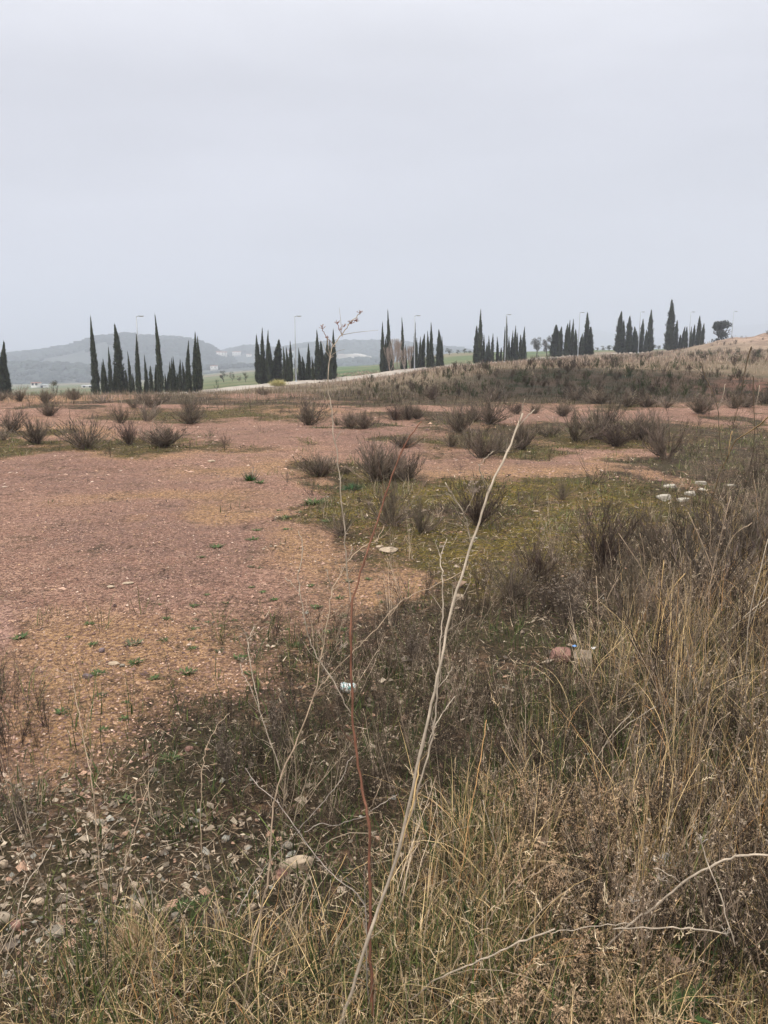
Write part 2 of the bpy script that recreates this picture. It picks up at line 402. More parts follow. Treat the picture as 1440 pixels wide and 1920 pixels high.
# ------------------------------------------------------------------ ground sheet
az = np.concatenate([np.radians(np.linspace(-180, -46, 60)), np.radians(np.arange(-45, 45.01, .2)), np.radians(np.linspace(46, 180, 60))])
rr = np.concatenate([np.exp(np.arange(math.log(.35), math.log(60), .0095)), np.exp(np.arange(math.log(60), math.log(6600), .02))])
AZ, RR = np.meshgrid(az, rr); X = (RR * np.sin(AZ)).ravel(); Y = (RR * np.cos(AZ)).ravel()
Z = ground_z(X, Y)
nr, na = len(rr), len(az)
i, j = np.meshgrid(np.arange(nr - 1), np.arange(na - 1), indexing='ij'); b = (i * na + j).ravel()
Q = np.stack([b, b + 1, b + na + 1, b + na], 1)[:, ::-1]
R_, O_, U_, M_, Gv = covers(X, Y)
r_ = np.hypot(X, Y); t_ = X / np.maximum(Y, .3)
gpx, gpy = project(X, np.maximum(Y, .3), Z)
field = np.clip((r_ - 128) / 20, 0, 1) * np.clip((fbm(X, Y, 90, 3, 1.) - .36) * 9, 0, 1)
field = np.where((gpx > 560) & (gpx < 910) & (r_ > 120), np.clip((fbm(X, Y * .45, 26, 3, 4.) - .38) * 12, .25, 1), field) * np.clip((2000 - r_) / 900, 0, 1)
field = np.where((gpx < 560) & (r_ > 95), np.clip((fbm(X, Y, 60, 3, 4.) - .40) * 12, 0, 1) * .8, field)
heap = np.clip(np.exp(-(((X - 72) / 22.0) ** 4 + ((Y - 118) / 15.0) ** 4)) * 1.4, 0, 1)
pale = ell(0, 1172, 30, 46, .5)(gpx, gpy) + .5 * ell(70, 975, 60, 8, .8)(gpx, gpy)
bankm = np.clip((r_ - 28) / 3, 0, 1) * np.clip((43 - r_) / 4, 0, 1) * np.clip((t_ - .05) / .1, 0, 1)
G_mat, n, bs, _ = new_mat('ground_soil'); k = NB(n)
m1 = k.attr('mask_a'); m2 = k.attr('mask_b'); a = k.sepc(m1.outputs['Color']); bb = k.sepc(m2.outputs['Color'])
mossA = m1.outputs['Alpha']; bankA = m2.outputs['Alpha']
big = k.noise(.55, 5, .6); mid = k.noise(3.2, 6, .65); fine = k.noise(34, 7, .75); peb = k.vor(62); peb2 = k.vor(170); pd = k.vor(62, 'Distance')
soil = k.mix(k.rng(mid, .35, .65), (.345, .182, .130), (.53, .315, .218))
soil = k.mix(k.math('MULTIPLY', a[2], k.rng(mid, .40, .58, 0., .85)), soil, (.20, .112, .098))
soil = k.mix(k.math('MULTIPLY', a[1], k.rng(big, .2, .42)), soil, (.51, .30, .13))
soil = k.mix(k.rng(a[0], .98, .45, 0., .75), soil, k.mix(k.rng(mid, .4, .6), (.15, .088, .045), (.43, .24, .105)))
soil = k.mix(bb[2], soil, (.52, .31, .24))
ps = k.sepc(peb); ps2 = k.sepc(peb2)
soil = k.mix(k.rng(ps[0], .0, 1., .0, .38), soil, k.mix(ps[1], (.13, .075, .058), (.50, .33, .25)))
soil = k.mix(k.rng(ps2[0], .5, 1., .0, .5), soil, k.mix(ps2[1], (.19, .10, .08), (.46, .30, .23)))
soil = k.mix(k.rng(fine, .42, .56, .9, 0.), soil, (.115, .064, .046))  # darkens low spots of the grain, painting in small crevice shadows
soil = k.mix(k.rng(k.noise(11, 7, .8), .52, .66, 0., .55), soil, (.155, .092, .072))
soil = k.mix(k.rng(k.noise(17, 6, .75), .58, .72, 0., .6), soil, (.60, .42, .32))
lit = k.mix(k.rng(fine, .35, .65), (.014, .010, .006), (.088, .062, .038))  # litter brown; its near-black end paints in deep shade under the weeds
lit = k.mix(k.rng(k.noise(1.3, 5, .6), .45, .6, 0, .5), lit, (.070, .062, .028))
mosc = k.mix(k.rng(mid, .35, .62), (.060, .056, .012), (.27, .195, .020))
mosc = k.mix(k.rng(fine, .4, .62), (.06, .045, .025), mosc)
veg = k.mix(mossA, lit, mosc)
fld = k.mix(k.rng(k.noise(.035, 4), .4, .6), (.060, .105, .040), (.125, .135, .065))
drygrass = k.mix(k.rng(k.noise(.35, 5, .65), .35, .65), (.115, .085, .055), (.24, .185, .125))
geo_far = k.math('MULTIPLY', bb[0], 1.)
mnd = k.mix(k.rng(k.noise(.5, 6, .7), .35, .65), (.15, .10, .075), (.40, .29, .22))
edge = k.math('ADD', a[0], k.math('MULTIPLY', k.math('SUBTRACT', k.noise(9., 8, .85), .5), 4.6))
edge = k.math('ADD', edge, k.math('MULTIPLY', k.math('SUBTRACT', k.noise(1.5, 5, .7), .5), 2.2))
col = k.mix(k.rng(edge, .1, .9), veg, soil)
far = k.attr('far').outputs['Fac']
col = k.mix(far, col, k.mix(bb[0], drygrass, fld))
bankc = k.mix(k.rng(k.noise(.9, 6, .7), .4, .6), (.022, .024, .012), (.062, .042, .029))
bankc = k.mix(k.math('MULTIPLY', k.rng(k.attr('far').outputs['Alpha'], .32, .48), k.rng(k.noise(.6, 5, .7), .42, .55)), bankc, (.15, .078, .055))
col = k.mix(bankA, col, bankc)
col = k.mix(bb[1], col, mnd)
n.links.new(col, bs.inputs['Base Color']); bs.inputs['Roughness'].default_value = .95; bs.inputs['Specular IOR Level'].default_value = .15
h = k.math('ADD', k.math('MULTIPLY', fine, .8), k.math('MULTIPLY', k.rng(pd, 0., .6, 1., 0.), .5))
n.links.new(k.bump(h, 1., .035, k.bump(mid, .6, .05)), bs.inputs['Normal'])
farA = np.clip((r_ - 33) / 6, 0, 1) * np.clip(1 - R_ * 2, 0, 1)
farA = np.where(r_ > 46, 1, farA)
ground = mesh_np('ground', np.stack([X, Y, Z], 1), [Q], G_mat,
    {'mask_a': np.stack([R_, O_, U_, M_], 1), 'mask_b': np.stack([field, heap, np.clip(pale, 0, 1), bankm], 1), 'far': np.stack([farA, farA, farA, t_], 1)}, smooth=True)
tag(ground, kind='structure')
# make sure faces look up
if ground.data.polygons[na * 30].normal.z < 0: ground.data.flip_normals()

# road climbing to the right behind the plain
def strip_at(name, pix, wid, mat, lift=.05):
    L = smooth_line([hit(*p)[:2].tolist() + [0] for p in pix], 14)[:, :2]
    d = np.gradient(L, axis=0); d /= np.linalg.norm(d, axis=1)[:, None]; nrm = np.stack([-d[:, 1], d[:, 0]], 1)
    cols = np.linspace(-.5, .5, 9); V = []
    for c in cols:
        q = L + nrm * wid * c; V.append(np.stack([q[:, 0], q[:, 1], ground_z(q[:, 0], q[:, 1]) + lift], 1))
    V = np.stack(V, 1); n1 = len(L); z = V[:, :, 2].mean(1); V[:, :, 2] = np.maximum(V[:, :, 2], z[:, None] + .02)
    V = V.reshape(-1, 3); ii, jj = np.meshgrid(np.arange(n1 - 1), np.arange(8), indexing='ij'); b = (ii * 9 + jj).ravel()
    return mesh_np(name, V, [np.stack([b, b + 9, b + 10, b + 1], 1)], mat)
road_m = plain_mat('pale_road', (.33, .285, .24), .9, .2, .8)
def at(px, d, dz=0.):                 # a point standing on the ground at forward distance d in the direction of image column px
    x = d * (px - CX) / F / 1.016
    return np.array([x, d, float(ground_z(x, d)) + dz])
def ordinal(n):
    return ['first', 'second', 'third', 'fourth', 'fifth', 'sixth', 'seventh', 'eighth', 'ninth', 'tenth', 'eleventh', 'twelfth', 'thirteenth', 'fourteenth',
            'fifteenth', 'sixteenth', 'seventeenth', 'eighteenth', 'nineteenth', 'twentieth', 'twenty-first', 'twenty-second', 'twenty-third', 'twenty-fourth',
            'twenty-fifth', 'twenty-sixth', 'twenty-seventh', 'twenty-eighth', 'twenty-ninth', 'thirtieth', 'thirty-first', 'thirty-second', 'thirty-third', 'thirty-fourth'][n - 1]
road_pts = [at(-300, 60)[:2], at(60, 68)[:2], at(260, 77)[:2], at(430, 82)[:2], at(560, 90)[:2], at(665, 98)[:2], at(775, 107)[:2], at(950, 126)[:2], at(1082, 148)[:2], at(1200, 170)[:2]]
L = smooth_line([[p[0] - .8, p[1] - 2.2, 0] for p in road_pts], 14)[:, :2]
dL = np.gradient(L, axis=0); dL /= np.linalg.norm(dL, axis=1)[:, None]; nL = np.stack([-dL[:, 1], dL[:, 0]], 1)
V = np.stack([np.stack([*(L + nL * 4.6 * c).T, ground_z(*(L + nL * 4.6 * c).T)], 1) for c in np.linspace(-.5, .5, 9)], 1)
V[:, :, 2] = V[:, :, 2].max(1)[:, None] + .06; V[:, 0, 2] -= .5; V[:, -1, 2] -= .5
ii, jj = np.meshgrid(np.arange(len(L) - 1), np.arange(8), indexing='ij'); b_ = (ii * 9 + jj).ravel()
tag(mesh_np('road', V.reshape(-1, 3), [np.stack([b_, b_ + 9, b_ + 10, b_ + 1], 1)], road_m), kind='structure')

# ------------------------------------------------------------------ cypresses
leaf_m = attr_mat('cypress_leaf', .1, .8, .3, 2.)
bark_m = plain_mat('bark', (.10, .075, .055), .9, .3, 6, bump=.5)
def cypress_tpl(seed, kind):
    r = np.random.default_rng(seed); a = Acc()
    def prof(s):
        if kind == 'cone': return np.clip(1.02 * (1 - s) ** .58, 0, 1) * np.clip(s / .05 + .45, 0, 1)
        if kind == 'spire': return np.clip((1 - s) ** .66 * 1.0, 0, 1) * np.clip(s / .10 + .5, 0, 1) * (1 - .35 * np.clip((s - .55) / .45, 0, 1))
        if kind == 'whip': return (np.clip(1 - s * 1.02, 0, 1) ** .6 * .9 + .16 * np.clip((1 - s) / .06, 0, 1)) * np.clip(s / .08 + .5, 0, 1)
        return np.clip(1.15 * (1 - s) ** .85, 0, 1) * np.clip(s / .07 + .55, 0, 1)
    prof0 = prof
    prof = lambda s: prof0(s) * (1 - .62 * np.clip((s - .74) / .26, 0, 1))
    ph = r.uniform(0, 6, 4); lean = r.normal(0, .30, 2)
    def centre(s): return np.stack([lean[0] * s ** 2 + .05 * np.sin(5 * s + ph[0]), lean[1] * s ** 2 + .05 * np.sin(6 * s + ph[1])], -1)
    # dense inner foliage
    n1, n2 = 46, 12; V = []
    for i in range(n1):
        s = i / (n1 - 1) * .985; c = centre(np.array(s))
        for j_ in range(n2):
            an = 2 * math.pi * j_ / n2; q = prof(np.array(s)) * .56 * (1 + .5 * (r.random() - .5)) * (1 + .25 * math.sin(s * 37 + ph[1] + 1.5 * math.sin(an))) + .012
            V.append([c[0] + q * math.cos(an), c[1] + q * math.sin(an), .03 + s * .96])
    Qd = [[i * n2 + j_, i * n2 + (j_ + 1) % n2, (i + 1) * n2 + (j_ + 1) % n2, (i + 1) * n2 + j_] for i in range(n1 - 1) for j_ in range(n2)]
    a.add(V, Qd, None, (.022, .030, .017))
    # upward sprays all round
    N = 2900
    s = r.random(N) ** 1.1 * .985; an = r.uniform(0, 2 * math.pi, N); q = prof(s) * r.uniform(.62, 1.08, N)
    lump = 1 + .34 * np.sin(s * 43 + an * 2 + ph[2]) * np.sin(s * 17 + an + ph[3]) - .30 * (np.sin(s * 29 + an * 3 + ph[0]) > .72); q = q * lump + .02
    c = centre(s); wsc = .25 + .75 * np.clip(prof(s) / .5, 0, 1); p0 = np.stack([c[:, 0] + q * .85 * np.cos(an), c[:, 1] + q * .85 * np.sin(an), .03 + s * .95], 1)
    L_ = r.uniform(.02, .05, N) * (1.1 - .4 * s)
    outw = (.62 * r.uniform(.05, 1.0, N) ** 2.6 + .06) * prof(s) ** .7
    p1 = p0 + np.stack([np.cos(an) * outw, np.sin(an) * outw, L_], 1)
    wv = r.uniform(.07, .20, N) * wsc
    t1 = np.stack([-np.sin(an) * wv, np.cos(an) * wv, np.zeros(N)], 1)
    mid_ = (p0 + p1) / 2 + np.stack([np.cos(an) * .08, np.sin(an) * .08, 0 * an], 1)
    Vv = np.stack([p0, mid_ + t1, p1, mid_ - t1], 1).reshape(-1, 3)
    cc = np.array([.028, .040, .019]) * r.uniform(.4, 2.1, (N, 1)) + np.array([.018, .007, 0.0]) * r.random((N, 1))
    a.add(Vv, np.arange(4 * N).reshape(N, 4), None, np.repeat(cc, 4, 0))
    # tip
    for _ in range(14):
        zz = r.uniform(.90, .985); aa = r.uniform(0, 6.28); cx_, cy_ = lean; a.add([[cx_, cy_, zz + .045], [cx_ + .09 * math.cos(aa), cy_ + .09 * math.sin(aa), zz], [cx_ + .05 * math.cos(aa + 1.5), cy_ + .05 * math.sin(aa + 1.5), zz - .03], [cx_ - .03, cy_, zz - .01]], [[0, 1, 2, 3]], None, (.04, .05, .028))
    a.add([[lean[0], lean[1], 1.0], [lean[0] + .06, lean[1], .93], [lean[0] - .03, lean[1] + .05, .93], [lean[0] - .03, lean[1] - .05, .93]], None, [[0, 1, 2], [0, 2, 3], [0, 3, 1]], (.04, .05, .03))
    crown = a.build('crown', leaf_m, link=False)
    t = Acc(); tube(t, [[0, 0, -.04], [0, 0, .04], [.01, 0, .3], [.0, 0, .6]], [.16, .12, .08, .03], (1, 1, 1), 8)
    trunk = t.build('trunk', bark_m, link=False)
    return crown, trunk
CT = {kd: [cypress_tpl(11 + 7 * i + 100 * q, kd) for i in range(4)] for q, kd in enumerate(('cone', 'spire', 'whip', 'full'))}
def cypress(px, py, wpx, d, label, group, lean_px=0):
    p = at(px + lean_px, d)
    top = EYE + d * float(slope(py)); H = top - p[2]
    wid = wpx / F * d
    ratio = H / wid
    kd = 'cone' if (ratio < 6.5 or wpx > 15) else ('whip' if ratio > 15 else random.choice(('spire', 'full', 'spire')))
    cr_, tr_ = random.choice(CT[kd])
    e = empty('cypress_tree', p, random.uniform(0, 6.28), (wid / 2, wid / 2, H))
    e.rotation_euler = (random.gauss(0, .012), random.gauss(0, .012), e.rotation_euler[2]); obj_from(tr_, 'trunk', e); obj_from(cr_, 'crown', e)
    tag(e, label, 'cypress tree', group); return e
CLUSTERS = [
 ('dark cypresses cut by the edge of the picture', 'in the dark pair cut by the left picture edge', 74, 74, [(-6, 650, 14), (3, 664, 12), (6, 639, 15), (12, 668, 12)]),
 ('cypresses in the large stand round the first lamp post', 'in the large stand under the wooded hill', 74, 82,
  [(172, 593, 13, 6), (188, 678, 8, 3), (194, 672, 8, 3), (200, 649, 8, 5), (211, 703, 5), (220, 607, 17, 5), (216, 685, 9), (236, 693, 7), (241, 658, 7, 3), (249, 699, 5), (253, 625, 10, 5), (274, 665, 7), (270, 710, 6), (282, 685, 8),
   (291, 683, 7), (295, 588, 11, 5), (309, 700, 5), (314, 697, 6), (318, 678, 7), (322, 670, 7), (327, 668, 7), (332, 698, 6), (337, 673, 8), (346, 678, 7), (349, 637, 10, 3), (355, 687, 8), (363, 622, 12, 3), (370, 630, 10, 4), (226, 680, 12), (206, 690, 7)]),
 ('cypresses in the stand behind the straw-yellow grass clump', 'in the stand behind the yellow grass clump', 92, 97,
  [(485, 627, 12), (493, 614, 10), (499, 662, 8), (504, 618, 9), (508, 643, 8), (520, 636, 19), (534, 649, 7), (540, 650, 8), (545, 639, 9), (555, 671, 5), (563, 652, 8), (570, 668, 8), (576, 680, 6), (579, 643, 9), (587, 668, 6),
   (593, 618, 11, 2), (603, 639, 11), (600, 662, 9), (615, 630, 9), (620, 636, 8), (626, 617, 10), (491, 668, 12), (610, 660, 9)]),
 ('cypresses in the stand with bare pale trees by the road', 'in the stand with bare pale trees', 108, 112,
  [(715, 604, 9, 2), (722, 630, 8), (728, 580, 9, 1), (736, 642, 5), (754, 594, 7), (761, 646, 5), (772, 650, 5), (777, 604, 6), (781, 633, 6), (787, 631, 7), (792, 626, 9), (803, 620, 7), (807, 604, 8, 2), (812, 656, 7), (821, 617, 10, 1), (824, 628, 9), (828, 631, 7)]),
 ('cypresses in the stand beside the round grey trees', 'in the stand left of the round grey trees', 124, 128,
  [(892, 610, 10), (897, 580, 10, 2), (906, 627, 6), (912, 643, 6), (916, 629, 6), (922, 625, 7), (932, 631, 6), (938, 651, 5), (948, 592, 6), (945, 612, 5), (953, 631, 6), (958, 619, 6), (963, 610, 7), (968, 623, 6), (975, 627, 7), (980, 612, 8), (983, 631, 6)]),
 ('cypresses in the dense stand right of the round grey trees', 'in the dense stand right of the round grey trees', 139, 147,
  [(1039, 608, 17), (1047, 612, 11), (1059, 606, 9), (1064, 600, 8), (1070, 598, 8), (1077, 617, 8), (1086, 625, 7), (1090, 631, 6), (1097, 585, 11), (1102, 612, 14), (1106, 631, 9)]),
 ('cypresses in the stand between two lamp posts on the rise', 'in the stand left of the tallest cone-shaped cypress', 150, 156,
  [(1157, 583, 14), (1164, 600, 9), (1176, 592, 13), (1172, 622, 8), (1186, 612, 10), (1191, 620, 7), (1199, 598, 9), (1207, 618, 7), (1215, 580, 11)]),
 ('cypresses in the stand beside the spoil heap', 'in the stand next to the dirt heap', 158, 164,
  [(1252, 561, 16), (1262, 600, 9), (1271, 627, 7), (1276, 612, 7), (1282, 612, 7), (1290, 612, 6), (1295, 608, 7), (1301, 612, 6), (1306, 592, 10), (1311, 606, 8)])]
for grp, where, d0, d1, lst in CLUSTERS:
    lst = sorted(lst, key=lambda q: q[0]); pys = sorted(q[1] for q in lst)
    for i, q in enumerate(lst):
        h = 'tall' if q[1] <= pys[len(pys) // 4] else ('short' if q[1] >= pys[(len(pys) * 3) // 4] else 'mid-height')
        h += ' slim' if q[2] < 9 else ' broad' if q[2] > 12 else ''
        cypress(q[0], q[1], q[2] * 1.12, random.uniform(d0, d1), f'{h} cypress, {ordinal(i + 1)} from left {where}', grp, q[3] if len(q) > 3 else 0)

# ------------------------------------------------------------------ street lamps along the road
steel = plain_mat('galvanised_steel', (.36, .38, .40), .5, .1, 3, .3)
lens_m = plain_mat('lamp_lens', (.7, .72, .72), .3, .05)
def lamp(px, top_py, d, label, lead=0):
    p = at(px, d); H = EYE + d * float(slope(top_py)) - p[2]
    e = empty('street_lamp', p, 0)
    a = Acc(); tube(a, [[0, 0, -.3], [0, 0, .5], [0, 0, H * .6], [0, 0, H]], [.085, .08, .065, .045], (1, 1, 1), 8); a.build('pole', steel, e)
    a = Acc(); tube(a, [[0, 0, H - .06], [.15, -.03, H + .01], [.3, -.06, H + .02]], [.035, .03, .03], (1, 1, 1), 6); a.build('arm', steel, e)
    a = Acc(); V, T = rock_mesh(3, .36, .15, .07, 2, 0.0); a.add(V + np.array([.5, -.09, H + .02]), None, T); hd = a.build('lamp_head', steel, e, True)
    a = Acc(); V, T = rock_mesh(3, .26, .11, .03, 2, 0.0); a.add(V + np.array([.52, -.09, H - .045]), None, T); a.build('lens', lens_m, hd, True)
    a = Acc(); tube(a, [[0, 0, -.1], [0, 0, .35]], [.16, .13], (1, 1, 1), 8); a.build('base', steel, e)
    tag(e, label, 'street lamp', 'lamp posts along the pale road')
for px, ty, d, lb in [(262, 593, 77, 'grey lamp post rising from the large cypress stand under the wooded hill'), (555, 593, 90, 'grey lamp post beside the yellow grass clump and cypresses'), (777, 592, 106, 'grey lamp post at the upper end of the road by bare trees'),
        (946, 590, 123, 'grey lamp post amid cypresses left of the round grey trees'), (1082, 586, 140, 'pale lamp post in front of the dense stand right of the grey trees'), (1194, 585, 151, 'pale lamp post left of the tallest cone-shaped cypress'),
        (1287, 585, 157, 'pale lamp post between thin cypresses near the dirt heap'), (1366, 584, 168, 'distant lamp post behind the dirt heap, beside the round tree'), (1433, 583, 178, 'distant lamp post farthest right, above the dirt heap')]:
    lamp(px, ty, d, lb)

# ------------------------------------------------------------------ broad trees
tw_m = attr_mat('twig', 0., .9, .25, 12.)
fol_m = attr_mat('tree_leaf', .15, .8, .3, 1.5)
def grow(r, p, d, L, rad, depth, segs, col, spread=.5, up=.12, kids=3):
    n = 3; q = p.copy(); dd = d.copy()
    for i in range(n):
        q2 = q + dd * L / n; segs.append((q, q2, rad * (1 - .3 * i / n), rad * (1 - .3 * (i + 1) / n), col)); q = q2
        dd = dd + r.normal(0, .10, 3) + np.array([0, 0, up * .3]); dd /= np.linalg.norm(dd)
        if depth > 0 and i > 0:
            a = dd + r.normal(0, spread, 3); a[2] += up; a /= np.linalg.norm(a); grow(r, q, a, L * r.uniform(.5, .8), rad * .55, depth - 1, segs, col, spread, up, kids)
    if depth > 0:
        for _ in range(kids - 1):
            a = dd + r.normal(0, spread, 3); a[2] += up; a /= np.linalg.norm(a); grow(r, q, a, L * r.uniform(.55, .85), rad * .6, depth - 1, segs, col, spread, up, kids)
def segs_build(name, segs, mat, parent=None, link=True):
    V, Qs, c = prisms([s[0] for s in segs], [s[1] for s in segs], [s[2] for s in segs], [s[3] for s in segs], [s[4] for s in segs])
    return mesh_np(name, V, [Qs], mat, c, parent, link=link)
def leafcloud(r, blobs, N, size, col, var=.5):
    """many leaf clumps on the shells of several lobes"""
    a = Acc(); nb = len(blobs); per = N // nb
    for (c, rad) in blobs:
        dirs = r.normal(size=(per, 3)); dirs /= np.linalg.norm(dirs, axis=1)[:, None]
        p = np.array(c) + dirs * np.array(rad) * r.uniform(.35, 1.05, (per, 1)) ** .6
        u = r.normal(size=(per, 3)); u /= np.linalg.norm(u, axis=1)[:, None]; v = np.cross(u, dirs); v /= np.linalg.norm(v, axis=1)[:, None] + 1e-6
        s = size * r.uniform(.5, 1.3, (per, 1))
        Vv = np.stack([p - u * s, p + v * s * .6, p + u * s, p - v * s * .6], 1).reshape(-1, 3)
        cc = np.array(col) * r.uniform(1 - var, 1 + var, (per, 1))
        a.add(Vv, np.arange(4 * per).reshape(per, 4), None, np.repeat(cc, 4, 0))
    return a
def round_tree(px, d, top, wpx, label, col, dens=2600, base_h=.25, seed=1, name='broad_tree', cat='tree', group=None, flat=False):
    r = np.random.default_rng(seed); p = at(px, d); H = EYE + d * float(slope(top)) - p[2]; W = wpx / F * d
    e = empty(name, p, 0)
    sg = []; grow(r, np.zeros(3) - np.array([0, 0, .2]), np.array([0, 0, 1.]), H * .32, W * .045, 3, sg, (.07, .055, .045), .55, .25, 3)
    sg = [s for s in sg if s[1][2] < H * .9 and abs(s[1][0]) < W * .48 and abs(s[1][1]) < W * .48]
    segs_build('trunk', sg, tw_m, e)
    bl = []
    for i in range(13):
        an = r.uniform(0, 6.28); q = r.uniform(.1, .78) * W / 2; zz = r.uniform(base_h + .15, .86) if not flat else r.uniform(.72, .86)
        k_ = math.sqrt(max(.15, 1 - abs(zz - .6) * 1.6)); bl.append(((q * k_ * math.cos(an), q * k_ * math.sin(an), H * zz), (W * r.uniform(.12, .2), W * r.uniform(.12, .2), H * r.uniform(.08, .15))))
    leafcloud(r, bl, dens, W * .028, col).build('crown', fol_m, e)
    tag(e, label, cat, group); return e
dk = (.035, .042, .030)
round_tree(1342, 172, 597, 52, 'dark round tree standing on top of the dirt heap', (.030, .034, .026), 3000, .05, 5)
round_tree(1005, 165, 628, 28, 'smaller grey round tree, left of the pair between cypress stands', (.085, .085, .072), 1800, .1, 6, group='pair of round grey trees')
round_tree(1024, 168, 625, 26, 'taller grey round tree, right of the pair between cypress stands', (.075, .072, .062), 1600, .1, 8, group='pair of round grey trees')
round_tree(101, 72, 711, 20, 'small umbrella-shaped tree left of the large cypress stand', (.085, .078, .045), 900, .5, 9, flat=True)
round_tree(125, 70, 722, 14, 'small dark bushy tree right of the umbrella-shaped tree', (.05, .055, .035), 700, .1, 10)
round_tree(112, 71, 726, 9, 'little dark bush touching the umbrella-shaped tree', dk, 500, .05, 12)
round_tree(139, 71, 727, 20, 'wide low brownish bush left of the large cypress stand', (.07, .06, .045), 900, .05, 13)
round_tree(405, 80, 708, 11, 'small dark upright bush just right of the large cypress stand', (.03, .04, .024), 700, .1, 14)
round_tree(419, 150, 692, 20, 'hazy round tree between the first two cypress stands', (.07, .08, .05), 700, .2, 15)
round_tree(435, 150, 694, 13, 'hazy slim tree with green foot between the first two stands', (.06, .085, .05), 600, .2, 16)
round_tree(460, 120, 696, 13, 'small round-headed tree left of the yellow grass clump stand', (.06, .058, .04), 700, .3, 17)
round_tree(448, 140, 702, 12, 'brownish low bush before the field left of second stand', (.085, .065, .05), 500, .1, 18)
round_tree(648, 104, 704, 20, 'dark green round bush beside the road under the green field', (.03, .042, .022), 900, .05, 19)
for i, (px, d, top, wd) in enumerate([(1140, 236, 646, 20), (1128, 240, 648, 14), (1222, 238, 644, 18), (1232, 240, 647, 14), (1243, 236, 648, 12), (1118, 234, 650, 12), (842, 270, 652, 18), (858, 268, 655, 14), (870, 275, 652, 15), (880, 262, 656, 12)]):
    lb = ['broad', 'small', 'wide', 'middle', 'little', 'low', 'rounded', 'modest', 'dusky', 'last'][i]
    wh = ['right of the dense stand', 'touching the dense stand', 'just left of the tallest cypress', 'behind the tallest cypress', 'close against the tallest cypress', 'at the foot of the dense stand'][i] if i < 6 else \
         ['on the green terraces after the bare-tree stand', 'mid-way across the green terraces', 'near the right end of the green terraces', 'at the right end of the green terraces'][i - 6]
    round_tree(px, d, top, wd, f'{lb} olive tree {wh}', (.055, .068, .040), 500, .1, 40 + i, 'olive_tree', 'olive tree', 'olive trees on the fields behind the cypresses')
for i, (px, top, d, wd) in enumerate([(740, 634, 106, 16), (748, 640, 107, 13), (768, 648, 108, 12), (733, 650, 105, 9), (757, 655, 105, 10)]):
    r = np.random.default_rng(70 + i); p = at(px, d); H = EYE + d * float(slope(top)) - p[2]
    e = empty('bare_tree', p, 0); sg = []
    for q in range(4):
        dr = np.array([r.normal(0, .13), r.normal(0, .13), 1.]); grow(r, np.array([r.normal(0, .1), r.normal(0, .1), -.1]), dr / np.linalg.norm(dr), H * .42, .045, 3, sg, (.30, .24, .20), .26, .5, 3)
    sg = [s for s in sg if s[1][2] < H]
    tk = [s for s in sg if s[2] > .03]; segs_build('trunk', tk, tw_m, e); segs_build('branches', [s for s in sg if s[2] <= .03], tw_m, e)
    tag(e, ['tallest bare pale tree in the roadside cypress stand', 'second bare pale tree, close right of the tallest bare one', 'bare pale tree nearest the lamp post in the roadside stand', 'low bare tree left of the tallest bare one', 'low bare tree in the middle of the roadside stand'][i], 'bare tree', 'bare pale trees in the roadside stand')

